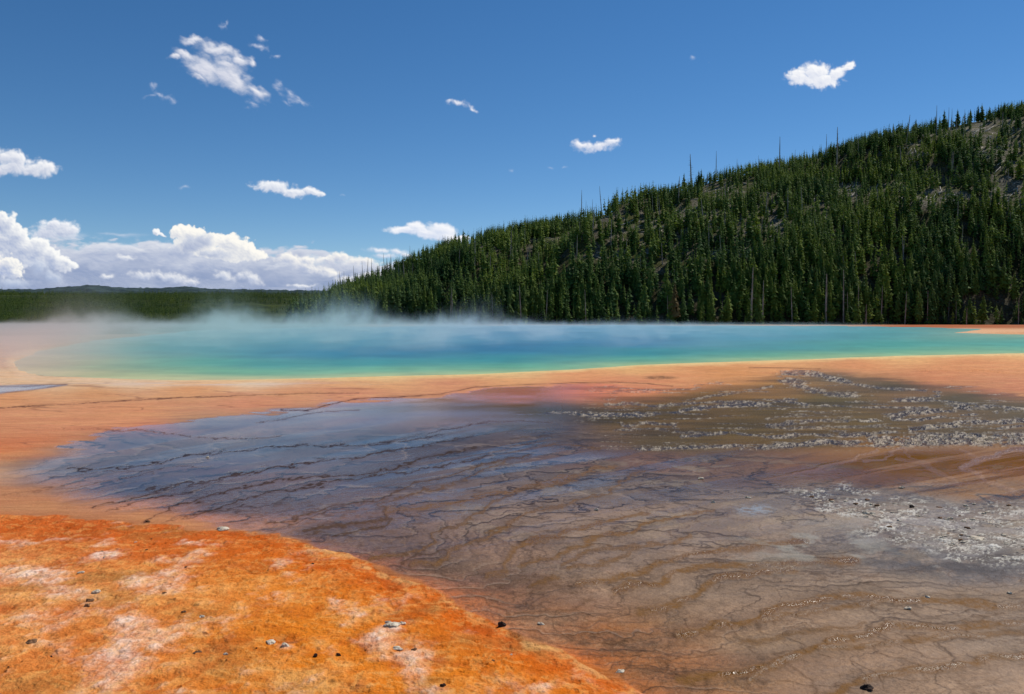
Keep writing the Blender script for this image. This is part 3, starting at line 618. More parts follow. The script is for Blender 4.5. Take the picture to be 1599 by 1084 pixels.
h += zt * sstep(690, 860, py) * calm ** 2 * .6 * (.0045 * sstep(.42, .56, fr1) - .0045 * fr1) * 1.1 + tl1 * .003 * sstep(690, 860, py)
h += (fbm(gx * .25, gyy * .25, 3, 160) - .5) * .06 * sstep(30, 60, py - 500)
lineM = np.zeros_like(px); goldM = np.zeros_like(px)
lx = px + (fbm(gx * 3.0, gyy * 1.6, 4, 170, .6) - .5) * 26 * sstep(560, 800, py)
ly = py + (fbm(gx * 3.0 + 50, gyy * 2.2, 4, 175, .6) - .5) * 17 * sstep(560, 800, py) + (fbm(gx * 11, gyy * 6, 2, 177) - .5) * 4 * sstep(600, 760, py)
wvar = .55 + .9 * fbm(gx * 1.4, gyy * 1.4, 3, 181)
lfade = .72 + .28 * sstep(.36, .52, fbm(gx * .9 + 3, gyy * .9, 3, 183))
lbreak = sstep(.42, .58, fbm(gx * 2.6, gyy * 2.6, 3, 184))
for pts, s, wd, gold in LINES:
    d, side = line_dist(lx, ly, pts, 26)
    ww = wd * wvar * (.72 + .5 * sstep(700, 1000, py)) * (1 + .6 * gold)
    m = sstep(1.7, .2, d / ww + (grain2 - .5) * .9 * sstep(700, 850, py)) * s * lfade
    halo = sstep(5.5, .5, d / ww) * s * .22 * lfade
    lineM = np.maximum(lineM, np.maximum(m, halo)); goldM = np.maximum(goldM, m * gold)
    hk = np.clip(py - 600, 0, 400) / 400 * (.0035 + .010 * gold * lbreak * sstep(700, 950, py)) * lfade
    h += hk * np.exp(-(d / (ww * 1.7)) ** 2) * s
    h += hk * .35 * np.exp(-(d / (ww * 7)) ** 2) * np.where(side > 0, -1, 1) * s
h += crack * .004
vid = np.arange(NR * NC).reshape(NR, NC); gl = (_h(vid % 99991, vid // 99991, 78) > .988) & (tl1 + tl2 + lineM > .35) & (goldM > .45) & (fbm(px / 30, py / 14, 3, 79) > .52)
dark_l = over(wetc, np.clip(lineM * 1.15, 0, 1) * .95, C(38, 22, 14))
wetc = over(over(wetc, np.clip(lineM * 1.15, 0, 1) * (.95 - .75 * np.clip(goldM * 1.3, 0, 1)), C(38, 22, 14)), np.clip(goldM * 1.3, 0, 1) * .9 * (.5 + .5 * sstep(.3, .6, grain2)), C(124, 84, 34))
flat = over(flat, lineM * .85, C(88, 52, 44))

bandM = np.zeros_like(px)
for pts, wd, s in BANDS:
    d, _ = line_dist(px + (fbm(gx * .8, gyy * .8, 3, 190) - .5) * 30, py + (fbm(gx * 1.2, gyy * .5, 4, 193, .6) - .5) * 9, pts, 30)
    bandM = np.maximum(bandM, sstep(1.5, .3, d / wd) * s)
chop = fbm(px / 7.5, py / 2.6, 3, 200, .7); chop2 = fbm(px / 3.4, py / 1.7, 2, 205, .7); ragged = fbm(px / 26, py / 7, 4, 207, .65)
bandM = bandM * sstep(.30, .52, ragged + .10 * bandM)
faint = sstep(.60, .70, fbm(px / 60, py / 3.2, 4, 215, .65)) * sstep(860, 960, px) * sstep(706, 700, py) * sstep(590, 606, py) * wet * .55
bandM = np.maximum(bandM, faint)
strm = np.zeros_like(px)
for pts, wd, s in STREAMS:
    d, _ = line_dist(px + (fbm(gx * 1.5, gyy * 1.0, 3, 210) - .5) * 24, py + (fbm(gx * 1.5, gyy * .8, 3, 213) - .5) * 8, pts, 30)
    strm = np.maximum(strm, sstep(1.5, .4, d / wd) * s)
glintM = np.clip(bandM, 0, 1.3) * sstep(.5, .62, chop * .5 + chop2 * .5 + .08 * (bandM - .7))  # pale flecks in place of sun glints, painted into the ground colour
wetc = over(wetc, sstep(.3, .9, bandM) * .4, C(58, 40, 36))
wetc = over(wetc, bandM * .22, C(104, 88, 70)); wetc = over(wetc, np.clip(glintM, 0, 1) * .6, C(216, 202, 180)); rnd = .55 * _h(vid % 99991, vid // 99991, 77) + .45 * _h(np.floor(px / 3), np.floor(py / 1.5), 76); bdm = np.clip(bandM, 0, 1.25) ** 1.5 * sstep(.40, .6, chop); wetc = over(wetc, np.clip(bandM, 0, 1) * sstep(.50, .60, fbm(px / 9 + 9, py / 1.7, 3, 209, .7)) * .7, C(44, 32, 24)); wetc = over(wetc, np.clip(bandM, 0, 1) * 0, C(246, 240, 232))
wetc = over(wetc, strm * .6, C(150, 116, 100)); wetc = over(wetc, strm * sstep(.6, 1, strm) * sstep(.54, .66, chop2) * .3, C(170, 150, 138))
jit = _h(vid % 99991, vid // 99991, 91) - .5
fac_ = np.clip(gyy / 20, .3, 3)
h += bandM * (chop - .5) * .04 + bandM * (chop2 - .5) * .05 + bdm * jit * .042 * fac_
h += strm ** 2 * jit * .03 * fac_
h += (goldM > .4) * lbreak * (jit > .46) * .012 * fac_ * sstep(700, 800, py)

# crusted corner: broken pale sinter
crz = np.zeros_like(px)
for pts, wd, s in [([(1260, 775), (1330, 765), (1380, 790), (1450, 800), (1530, 820), (1640, 830)], 12, 1), ([(1300, 792), (1380, 800), (1440, 815)], 7, .9), ([(1400, 830), (1470, 838), (1530, 855), (1620, 878)], 16, 1.1), ([(1360, 835), (1420, 840)], 7, .9),
                   ([(1220, 765), (1270, 780)], 8, .5), ([(1150, 797), (1200, 797)], 8, .0), ([(1500, 870), (1600, 850)], 14, 1), ([(1560, 805), (1640, 820)], 16, .9)]:
    d, _ = line_dist(px + (fbm(gx * .9, gyy * .9, 4, 220) - .5) * 90, py + (fbm(gx * .9 + 7, gyy * .9, 4, 223) - .5) * 22, pts, 60)
    crz = np.maximum(crz, sstep(2.0, .3, d / wd) * s)
cr1, cr2, crid = voronoi((gx + (grain - .5) * .35) * 4.2, (gyy + (grain - .5) * .4) * 5.5, 14)
cn = fbm(gx * 6, gyy * 6, 5, 230, .65)
crz = crz * sstep(.40, .58, fbm(px / 46 + py / 30, py / 9 - px / 60, 4, 226, .62) + .10 * sstep(1450, 1600, px))
crust = np.clip(crz, 0, 1.2) * sstep(.48, .66, cn * .72 + crid * .25)
slab = crust * sstep(.05, .12, cr2 - cr1)
darkz = np.exp(-(((px - 1440) / 150) ** 2 + ((py - 868) / 26) ** 2)) + np.exp(-(((px - 1450) / 180) ** 2 + ((py - 775) / 16) ** 2)) * .8
darkz = (darkz + .8 * np.exp(-(((px - 1540) / 110) ** 2 + ((py - 880) / 30) ** 2)))
darkz = np.clip(darkz, 0, 1) * sstep(.35, .6, fbm(gx * 2.2, gyy * 2.2, 5, 240, .65))
wetc = over(wetc, darkz * .75, C(66, 64, 68)); silv = np.exp(-(((px - 1480) / 190) ** 2 + ((py - 830 - (px - 1480) * .12) / 46) ** 2)) * sstep(.40, .58, fbm(gx * 1.8, gyy * 2.4, 4, 248, .6)); wetc = over(wetc, silv * .55, C(150, 142, 138))
wetc = over(wetc, np.clip(crz, 0, 1) * (1 - np.clip(crust, 0, 1)) * .45 * sstep(.35, .6, grain), C(96, 88, 82))
wetc = over(wetc, slab * .75, C(160, 152, 140)); wetc = over(wetc, slab * sstep(.74, .95, crid) * .7, C(226, 220, 208)); wetc = over(wetc, np.clip(crz, 0, 1) * sstep(.58, .66, fbm(px / 5, py / 2.2, 3, 236, .7)) * .55, C(58, 46, 36)); wetc = over(wetc, np.clip(crz, 0, 1) * sstep(.57, .64, fbm(px / 4.5 + 9, py / 2.2, 3, 237, .7)) * .6, C(220, 212, 194))
greyp = np.exp(-(((px - 1178) / 30) ** 2 + ((py - 797) / 9) ** 2) ** 1.5) * sstep(.38, .58, grain)
wetc = over(wetc, greyp * .8, C(150, 158, 166))
grsl = np.exp(-(((px - 1280) / 110) ** 2 + ((py - 855) / 30) ** 2)) * sstep(.45, .62, fbm(gx * 2.5 + 3, gyy * 3, 5, 245))
wetc = over(wetc, grsl * .6, C(168, 164, 150))
h += slab * (.004 + .010 * crid) + crz * (cn - .5) * .025
# pale pebbly brown sand patch and dark spot patches in the flats
spot = np.exp(-(((px - 1030) / 26) ** 2 + ((py - 590) / 3) ** 2) ** 2) * sstep(.3, .5, st2)
shb = sstep(1300, 1440, px + (fbm(gx * .05, gyy * .05, 3, 266) - .5) * 120) * np.exp(-((py - 509.5) / 3.2) ** 4)
flat = over(flat, shb * .9, C(168, 88, 46)); flat = over(flat, sstep(1420, 1500, px) * np.exp(-((py - 516.5) / 2.2) ** 4) * .8, C(226, 172, 128))
flat = over(flat, spot * .8, C(104, 74, 50))
# mat relief
fib = fbm(gx * 9 + n2 * 4, gyy * 10 + n1 * 5, 5, 262, .66); matc = over(matc, sstep(.56, .68, fib) * .34, C(184, 82, 16)); matc = over(matc, sstep(.44, .34, fib) * .26, C(246, 186, 104))
matrel = (n2 - .5) * .035 + (n4 - .5) * .008 + (fib - .5) * .012 + wmask * .008 - rust * .012 + (fbm(gx * 40, gyy * 30, 2, 250) - .5) * .006
pit = sstep(.70, .78, fbm(gx * 7.5, gyy * 6, 3, 255, .6))
h += mat_m * (matrel + .03 * sstep(0, -60, dm) - pit * .010)
matc = over(matc, pit * .2, C(120, 66, 24))
matc = over(matc, sstep(.66, .74, fbm(gx * 16, gyy * 14, 3, 258, .6)) * .28, C(130, 74, 26))

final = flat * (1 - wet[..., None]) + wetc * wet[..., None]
final = over(final, sstep(2, -1, dpud) * .85, C(128, 116, 120))
shw = np.exp(-(((px - 330) / 180) ** 2 + ((py - 600) / 2.6) ** 2)) * sstep(.4, .6, streak)
final = over(final, shw * .5, C(206, 196, 190))
final = final * (1 - mat_m[..., None]) + matc * mat_m[..., None]
wetA = np.clip(wet * (1 - .75 * slab) + sstep(2, -1, dpud) + .12 * (1 - mat_m) * sstep(560, 600, py), 0, 1) * (1 - mat_m)
wetA = wetA * (1 - .62 * sstep(730, 960, py + (px - 900) * .06)) * (1 - .7 * np.clip(lineM, 0, 1) * (1 - np.clip(goldM, 0, 1))) * (1 - (.12 + .30 * sstep(500, 800, px)) * sstep(.4, .65, terr) * sstep(640, 700, py)) * (1 - .30 * sstep(.5, .65, grain) * sstep(720, 820, py))
wetA = wetA * (1 - .72 * sstep(820, 980, px) * sstep(715, 690, py))
wetA = np.maximum(wetA, np.clip(bandM * 1.1 + strm, 0, 1) * (1 - .75 * np.clip(glintM, 0, 1)) * wet)
wetA = np.maximum(wetA, goldM * .9 * wet * (1 - mat_m) * lbreak)
wetA = np.maximum(wetA, .4 * sstep(16, 0, dm) * (1 - mat_m) * wet)
# sink under the spring, then rise away into forest soil
h = h * sstep(-.5, 4, dpool) - .02 * sstep(.5, -1.5, dpool) - np.clip(-dpool - 2, 0, 10) * .03
leftp = sstep(560, 430, px)
Y0 = np.interp(px, [0, 200, 350, 500], [135, 150, 195, 200]).astype(np.float32)
far = np.maximum(sstep(360, 480, gyy), leftp * sstep(0, 30, gyy - Y0))
final = over(final, far * sstep(-1, 2, dpool), C(84, 78, 48))
h = h - far * .3 - 5.6 * leftp * sstep(0, 100, gyy - Y0) - 30 * sstep(560, 900, gyy)
ripple = np.clip(bandM + strm * .6, 0, 1.2)

gm, g = mat_new("ground")
at = g.n('ShaderNodeAttribute', attribute_name='col'); aw = g.n('ShaderNodeAttribute', attribute_name='wet'); ar = g.n('ShaderNodeAttribute', attribute_name='rip')
geo = g.n('ShaderNodeNewGeometry')
pos = geo.outputs['Position']
f_a = g.noise(pos, 60, 3, .65); f_b = g.noise(pos, 14, 4, .6)
cvar = g.m('ADD', .80, g.m('MULTIPLY', g.m('ADD', f_a, f_b), .20))
colr = g.v('SCALE', at.outputs['Color'], scale=cvar)
bs = g.n('ShaderNodeBsdfPrincipled')
g.l(colr, bs.inputs['Base Color'])
g.l(g.m('ADD', g.step(aw.outputs['Fac'], 0, 1, .85, .11, False), g.m('MULTIPLY', ar.outputs['Fac'], .13)), bs.inputs['Roughness'])
bs.inputs['IOR'].default_value = 1.33
g.l(g.step(aw.outputs['Fac'], 0, .7, .12, .31, False), bs.inputs['Specular IOR Level'])
# dry grain bump, wet ripple bump
st = g.v('MULTIPLY', pos, (1.0, .55, 1.0))
ag = g.n('ShaderNodeAttribute', attribute_name='gold')
fine = g.noise(pos, 55, 2, .5)
rp = g.noise(st, 16, 3, .6); rp2 = g.noise(st, 5, 3, .6)
dry = g.m('MULTIPLY', g.m('ADD', f_a, g.m('MULTIPLY', f_b, 2)), g.step(aw.outputs['Fac'], 0, 1, .010, .0006, False))
rip = g.m('MULTIPLY', rp, g.step(ar.outputs['Fac'], 0, 1, .0006, .045, False))
bmp = g.n('ShaderNodeBump'); bmp.inputs['Strength'].default_value = 1; bmp.inputs['Distance'].default_value = 1
g.l(g.m('ADD', g.m('ADD', g.m('ADD', dry, rip), g.m('MULTIPLY', g.m('MULTIPLY', fine, ag.outputs['Fac']), .012)), g.m('MULTIPLY', rp2, .0006)), bmp.inputs['Height'])
g.l(bmp.outputs[0], bs.inputs['Normal'])
go = g.n('ShaderNodeOutputMaterial'); g.l(bs.outputs[0], go.inputs[0])
V = np.stack([GX, GY, h], -1).reshape(-1, 3)
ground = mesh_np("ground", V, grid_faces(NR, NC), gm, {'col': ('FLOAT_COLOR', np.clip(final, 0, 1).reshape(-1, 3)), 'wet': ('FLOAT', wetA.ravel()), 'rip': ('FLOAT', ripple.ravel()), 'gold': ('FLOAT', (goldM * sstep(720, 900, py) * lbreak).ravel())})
tag(ground, kind='structure')
del V

# ------------------------------------------------------------------ spring water
wrow = gy(np.concatenate([np.arange(600, 520, -0.8), np.arange(520, 507, -.35)]))
wcol = np.linspace(-.70, .92, 620)
WX = wrow[:, None] * wcol[None, :]; WY = np.repeat(wrow[:, None], len(wcol), 1)
wpx, wpy = to_px(WX, WY)
wd_ = poly_dist(wpx.astype(np.float32), wpy.astype(np.float32), POOL)
wv = np.stack([WX, WY, np.full_like(WX, -.005)], -1).reshape(-1, 3)
wc_ = paint(wpx.astype(np.float32) + (fbm(WX * .1, WY * .1, 3, 300) - .5) * 60, wpy.astype(np.float32) + (fbm(WX * .16, WY * .16, 4, 303) - .5) * 5, WATER_C, sy=7.0, p=1.8, s0=16, y0=500, y1=610, dy=1.0, bx=6, by=1.2)
wc_ = wc_ * (1 + (fbm(wpx / 70, wpy / 2.2, 4, 306, .6) - .5) * .34 + (fbm(WX * .8, WY * .35, 3, 308, .6) - .5) * .22)[..., None]  # light and dark of ripples put into the water colour as streaks
ff = grid_faces(len(wrow), len(wcol))
keep = (wd_.ravel()[ff] < 1.0).all(1)
ff = ff[keep]
used, inv = np.unique(ff, return_inverse=True)
m, g = mat_new("water")
at = g.n('ShaderNodeAttribute', attribute_name='col')
geo = g.n('ShaderNodeNewGeometry')
d1 = g.n('ShaderNodeBsdfPrincipled')
g.l(at.outputs['Color'], d1.inputs['Base Color']); d1.inputs['Roughness'].default_value = .3
d1.inputs['IOR'].default_value = 1.33; d1.inputs['Specular IOR Level'].default_value = .12
b = g.n('ShaderNodeBump'); b.inputs['Distance'].default_value = 1; b.inputs['Strength'].default_value = 1
g.l(g.m('MULTIPLY', g.noise(g.v('MULTIPLY', geo.outputs['Position'], (.5, 1, 1)), 1.6, 4, .6), .05), b.inputs['Height'])
g.l(b.outputs[0], d1.inputs['Normal'])
o_ = g.n('ShaderNodeOutputMaterial'); g.l(d1.outputs[0], o_.inputs[0])
water = mesh_np("water", wv[used], inv.reshape(ff.shape), m, {'col': ('FLOAT_COLOR', wc_.reshape(-1, 3)[used])})
tag(water, kind='structure')

# ------------------------------------------------------------------ the forested hill on the right
RIDGE_P = np.array([(440, 498), (480, 485), (505, 468), (530, 458), (560, 447), (600, 433), (650, 410), (720, 384), (760, 375), (830, 362), (880, 352), (920, 341), (1000, 325), (1060, 306), (1100, 291), (1150, 280), (1200, 272), (1260, 262), (1300, 252), (1350, 238), (1400, 222), (1450, 213), (1500, 202), (1560, 193), (1599, 190), (1700, 180), (1850, 170), (2100, 160), (2500, 200)], float)
FOOT_P = np.array([(300, 430), (505, 405), (700, 398), (1000, 388), (1300, 380), (1599, 372), (2500, 380)], float)
def hill_z(X, Y):
    X = np.asarray(X, float); Y = np.asarray(Y, float)
    p = CX + F * X / Y
    rp = np.interp(p, RIDGE_P[:, 0], RIDGE_P[:, 1], left=500)
    fo = np.interp(p, FOOT_P[:, 0], FOOT_P[:, 1])
    rd = fo + np.interp(p, [440, 600, 900, 1200, 1600, 2500], [60, 130, 190, 225, 255, 300])
    zr = CAM_H + (HZ - rp) / F * rd
    zr = np.where(p < 440, 0, np.maximum(zr, 0))
    t = (Y - fo) / (rd - fo)
    tt = np.clip(t, 0, 1)
    prof = np.where(tt < 1, 1 - (1 - tt) ** 1.55, 1)
    prof = prof * (1 - .0 * tt)
    back = np.clip(t - 1, 0, 3)
    prof = prof - .35 * back ** 1.3
    n = (fbm(X * .012, Y * .012, 4, 400) - .5) * 26 + (fbm(X * .05, Y * .05, 3, 410) - .5) * 5
    # a spur that runs down from the knoll towards the foot
    spur = 11 * np.exp(-((p - (830 + 250 * tt)) / 46) ** 2) * np.sin(np.pi * np.clip(tt, 0, 1)) 
    gully = -9 * np.exp(-((p - (760 + 220 * tt)) / 50) ** 2) * np.sin(np.pi * np.clip(tt, 0, 1))
    env = np.clip(tt * 3, 0, 1) * np.clip((1 - tt) * 3, 0, 1) 
    z = zr * prof + (n + spur + gully) * env * np.clip(zr / 60, 0, 1)
    return np.where(t < 0, -.35, np.maximum(z, -.6))
hs_, he_ = -.42, 1.15
hxs = np.linspace(-.31, 1.15, 560); hys = np.concatenate([np.linspace(366, 700, 240), np.linspace(705, 1300, 40)])
HX = hys[:, None] * hxs[None, :]; HY = np.repeat(hys[:, None], len(hxs), 1)
HZm = hill_z(HX, HY)
opx, opy = to_px(HX, HY, HZm)

OPEN = [(1520, 203, 110, 24, .85), (1560, 235, 90, 40, .62), (1440, 235, 60, 22, .6), (1370, 300, 100, 30, .55), (1480, 310, 60, 18, .8), (1590, 300, 60, 40, .7), (1130, 305, 70, 26, .9), (1080, 340, 90, 24, .7), (1000, 360, 70, 24, .7), (1180, 350, 80, 30, .6),
        (745, 388, 26, 10, 1.0), (1000, 398, 110, 26, .55), (1320, 300, 22, 16, .8), (955, 345, 60, 12, .8), (905, 332, 22, 5, .8), (1150, 400, 60, 16, .5), (1260, 310, 40, 18, .4), (870, 380, 50, 14, .4)]
def openness(p, q):
    o = np.zeros(np.shape(p))
    for (x, y, rx, ry, s) in OPEN:
        o = np.maximum(o, s * np.exp(-((p - x) / rx) ** 2 - ((q - y) / ry) ** 2))
    return o
hm, g = mat_new("hillside")
at = g.n('ShaderNodeAttribute', attribute_name='open'); geo = g.n('ShaderNodeNewGeometry')
na = g.noise(geo.outputs['Position'], .12, 5, .6); nb = g.noise(geo.outputs['Position'], .9, 5, .65)
c1 = g.mix(g.step(nb, .35, .65), lin(74, 68, 54), lin(150, 142, 124))
c2 = g.mix(g.step(na, .42, .58), c1, lin(80, 82, 38))
c3 = g.mix(at.outputs['Fac'], lin(62, 56, 34), c2)
hb = g.n('ShaderNodeBsdfPrincipled'); g.l(c3, hb.inputs['Base Color']); hb.inputs['Roughness'].default_value = .95; hb.inputs['Specular IOR Level'].default_value = .1
b = g.n('ShaderNodeBump'); b.inputs['Distance'].default_value = 1; g.l(g.m('MULTIPLY', nb, 1.6), b.inputs['Height']); g.l(b.outputs[0], hb.inputs['Normal'])
o_ = g.n('ShaderNodeOutputMaterial'); g.l(hb.outputs[0], o_.inputs[0])
hill = mesh_np("hill", np.stack([HX, HY, HZm], -1).reshape(-1, 3), grid_faces(*HX.shape), hm, {'open': ('FLOAT', np.clip(openness(opx, opy) * 1.6 + .25, 0, 1).ravel())})
tag(hill, kind='structure')

# ------------------------------------------------------------------ far forested rise and the distant hills on the left
def rise_z(X, Y):
    X = np.asarray(X, float); Y = np.asarray(Y, float)
    p = CX + F * X / Y
    top = np.interp(p, [-600, 0, 200, 400, 480, 700], [452, 455, 458, 458, 459, 456]) + 2
    t = np.clip((Y - 420) / (2100 - 420), 0, 1.0)
    zt = CAM_H + (HZ - top) / F * 2100
    z = zt * (t ** 1.12) + (fbm(X * .004, Y * .004, 4, 430) - .5) * 26 * np.clip(t * 3, 0, 1) * np.clip((1.05 - t) * 3, 0, 1)
    return z - np.clip(Y - 2100, 0, 9999) * .02 - .3 - 5.0 * sstep(640, 420, p) * sstep(1000, 400, Y) - 30 * sstep(480, 560, p) * sstep(420, 380, Y)
def forest_floor(name, xs, ys, fz, mat):
    X = ys[:, None] * xs[None, :]; Y = np.repeat(ys[:, None], len(xs), 1)
    o = mesh_np(name, np.stack([X, Y, fz(X, Y)], -1).reshape(-1, 3), grid_faces(*X.shape), mat)
    return tag(o, kind='structure')
fm, g = mat_new("forest_floor")
geo = g.n('ShaderNodeNewGeometry')
na = g.noise(geo.outputs['Position'], .02, 6, .7); nb = g.noise(geo.outputs['Position'], .15, 4, .7)
c1 = g.mix(g.step(g.m('ADD', g.m('MULTIPLY', na, .5), g.m('MULTIPLY', nb, .5)), .4, .6), lin(34, 44, 22), lin(70, 80, 38))
hb = g.n('ShaderNodeBsdfPrincipled'); g.l(c1, hb.inputs['Base Color']); hb.inputs['Roughness'].default_value = .95; hb.inputs['Specular IOR Level'].default_value = .05
o_ = g.n('ShaderNodeOutputMaterial'); g.l(hb.outputs[0], o_.inputs[0])
forest_floor("terrain", np.linspace(-1.3, .0, 160), np.concatenate([np.linspace(235, 2100, 150), np.linspace(2150, 3000, 10)]), rise_z, fm)
def dist_z(X, Y):
    p = CX + F * X / Y
    top = np.interp(p, [-900, -300, 0, 60, 110, 140, 200, 240, 290, 330, 420, 520, 700], [470, 455, 451, 451, 446.5, 444.5, 449, 449, 447, 450.5, 452, 453, 470])
    t = np.clip((Y - 2300) / (4200 - 2300), 0, 1)
    z = (CAM_H + (HZ - top) / F * 4200) * t ** 1.1 + (fbm(X * .004, Y * .004, 4, 440) - .5) * 30 * (t > 0) * np.clip((1 - t) * 4, 0, 1) + (fbm(X * .05, Y * .05, 2, 441) - .5) * 10
    return z - 3 - np.clip(Y - 4200, 0, 9999) * .08
fm, g = mat_new("distant_forest")
geo = g.n('ShaderNodeNewGeometry')
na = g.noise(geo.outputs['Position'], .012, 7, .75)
hb = g.n('ShaderNodeBsdfPrincipled'); g.l(g.mix(g.step(na, .4, .6), lin(44, 58, 64), lin(68, 84, 84)), hb.inputs['Base Color']); hb.inputs['Roughness'].default_value = .95; hb.inputs['Specular IOR Level'].default_value = .05  # bluish base colour carries the haze of distance
o_ = g.n('ShaderNodeOutputMaterial'); g.l(hb.outputs[0], o_.inputs[0])
forest_floor("hills", np.linspace(-1.3, .1, 700), np.concatenate([np.linspace(2300, 4200, 120), np.linspace(4250, 5200, 6)]), dist_z, fm)

# ------------------------------------------------------------------ trees
def leaf_mat(name, attr, k=1.0):
    m, g = mat_new(name)
    geo = g.n('ShaderNodeNewGeometry')
    n = g.noise(geo.outputs['Position'], .35, 3, .7)
    n2 = g.noise(geo.outputs['Position'], .03, 3, .6)
    if attr:
        a = g.n('ShaderNodeAttribute', attribute_name='tint'); v = a.outputs['Fac']
    else:
        a = g.n('ShaderNodeObjectInfo'); v = a.outputs['Random']
    c = g.mix(v, lin(52, 84, 38), lin(118, 134, 50))
    c = g.mix(g.step(n2, .4, .62), c, g.mix(v, lin(62, 90, 48), lin(96, 116, 50)))
    c = g.v('SCALE', c, scale=g.m('ADD', .75 * k, g.m('MULTIPLY', n, .7 * k)))
    pb = g.n('ShaderNodeBsdfPrincipled'); g.l(c, pb.inputs['Base Color']); pb.inputs['Roughness'].default_value = .8; pb.inputs['Specular IOR Level'].default_value = .15
    tr = g.n('ShaderNodeBsdfTranslucent'); g.l(c, tr.inputs['Color'])
    mx = g.n('ShaderNodeMixShader'); mx.inputs[0].default_value = .25
    g.l(pb.outputs[0], mx.inputs[1]); g.l(tr.outputs[0], mx.inputs[2])
    o = g.n('ShaderNodeOutputMaterial'); g.l(mx.outputs[0], o.inputs[0])
    return m
def plain_mat(name, c, c2, sc=2.0, rough=.85):
    m, g = mat_new(name)
    geo = g.n('ShaderNodeTexCoord')
    n = g.noise(geo.outputs['Object'], sc, 5, .65)
    pb = g.n('ShaderNodeBsdfPrincipled'); g.l(g.mix(g.step(n, .35, .65), c, c2), pb.inputs['Base Color']); pb.inputs['Roughness'].default_value = rough
    pb.inputs['Specular IOR Level'].default_value = .2
    o = g.n('ShaderNodeOutputMaterial'); g.l(pb.outputs[0], o.inputs[0])
    return m
LEAF = leaf_mat("needles", False); LEAF_M = leaf_mat("needles_mass", True); LEAF_F = leaf_mat("needles_far", True, .6)
BARK = plain_mat("bark", lin(84, 70, 56), lin(120, 104, 86)); DEAD = plain_mat("dead_wood", lin(112, 106, 98), lin(168, 160, 150)); LOG = plain_mat("bleached_wood", lin(160, 154, 142), lin(214, 208, 196))
RUSTY = plain_mat("rusty_needles", lin(92, 76, 40), lin(124, 104, 60))

def crown_np(seed, tiers, per, sub, width=.11, base=.12, ragged=.35):
    """unit-height conifer crown of drooping needle sprays: triangles; returns verts, faces"""
    r = np.random.default_rng(seed)
    vs = []; fs = []
    for i in range(tiers):
        t = i / (tiers - 1)
        z = base + (1 - base) * (t ** .92)
        rad = width * ((1 - t) ** .75 * (.55 + .45 * min(1, (t + .05) * 5)) + .015)
        n = max(3, int(per * (1 - .5 * t)))
        a0 = r.uniform(0, 6.28)
        for k in range(n):
            if r.random() < .10: continue
            a = a0 + 6.283 * k / n + r.normal(0, .25)
            L = rad * (1 + r.normal(0, ragged)); L = max(L, .012)
            zz = z + r.normal(0, .35 / tiers)
            droop = L * r.uniform(.1, .6)
            for s in range(sub):
                f0 = s / sub * .8; f1_ = min(1.0, f0 + 1.15 / sub)
                wd = L * (.42 - .2 * f0) * r.uniform(.7, 1.3) + .006
                aa = a + r.normal(0, .12) * (s + 1)
                ca, sa = math.cos(aa), math.sin(aa)
                up = r.uniform(.0, .45) * L
                p0 = (ca * L * f0, sa * L * f0, zz - droop * f0 + up)
                e = L * f1_
                pc = (ca * e, sa * e, zz - droop * f1_ - r.uniform(0, .3) * L * .5)
                ox, oy = -sa * wd, ca * wd
                mz = zz - droop * (f0 + f1_) / 2 - r.uniform(.1, .5) * L
                mid = L * (f0 + f1_) / 2
                pl = (ca * mid + ox, sa * mid + oy, mz); pr = (ca * mid - ox, sa * mid - oy, mz + r.uniform(-.1, .2) * L)
                b = len(vs); vs += [p0, pl, pc, pr]; fs += [(b, b + 1, b + 2), (b, b + 2, b + 3)]
    b = len(vs); vs += [(-.008, 0, .93), (.008, 0, .93), (0, 0, 1.02)]; fs += [(b, b + 1, b + 2)]
    return np.array(vs, np.float32), np.array(fs, np.int32)
def tube_np(path, radii, n=6):
    vs = []; fs = []
    for (p, r_) in zip(path, radii):
        for k in range(n):
            a = 6.283 * k / n; vs.append((p[0] + r_ * math.cos(a), p[1] + r_ * math.sin(a), p[2]))
    for i in range(len(path) - 1):
        for k in range(n):
            k2 = (k + 1) % n; a, b_, c, d = i * n + k, i * n + k2, (i + 1) * n + k2, (i + 1) * n + k
            fs += [(a, b_, c), (a, c, d)]
    return np.array(vs, np.float32), np.array(fs, np.int32)

TREES = []     # (x, y, z, height, yaw, lean)
def scatter_hill():
    N = 84000
    Y = rng.uniform(372, 690, N); s = rng.uniform(-.28, .72, N); X = s * Y
    # even density on the ground
    keep = rng.random(N) < (Y / 690)
    X, Y = X[keep], Y[keep]
    z = hill_z(X, Y); p, q = to_px(X, Y, z)
    fo = np.interp(CX + F * X / Y, FOOT_P[:, 0], FOOT_P[:, 1])
    rd = fo + np.interp(p, [440, 600, 900, 1200, 1600, 2500], [60, 130, 190, 225, 255, 300])
    t = (Y - fo) / (rd - fo)
    o = openness(p, q)
    cl = fbm(X * .05, Y * .05, 3, 450)
    prob = (.29 + 1.15 * (cl - .43)) * (1 - np.clip(o * 1.4, 0, .95)) + .012
    prob = np.where(t > .97, prob * .55, prob); prob = np.where(t > 1.04, 0, prob)
    prob = np.where(t < 0, sstep(-.05, 0, t) * .25, prob)
    prob = np.where((p < 505), prob * .25, prob)
    ok = (rng.random(len(X)) < np.clip(prob, 0, 1)) & (t < 1.15) & (t > -.08)
    X, Y, z, t = X[ok], Y[ok], z[ok], t[ok]
    hgt = (15.0 - 6.3 * np.clip(t, 0, 1)) * (.42 + .72 * rng.random(len(X)) ** .75)
    hgt = np.where(t < .02, hgt * rng.uniform(.5, 1, len(X)), hgt)
    return X, Y, z, hgt
tX, tY, tZ, tH = scatter_hill()
print("hill trees", len(tX))

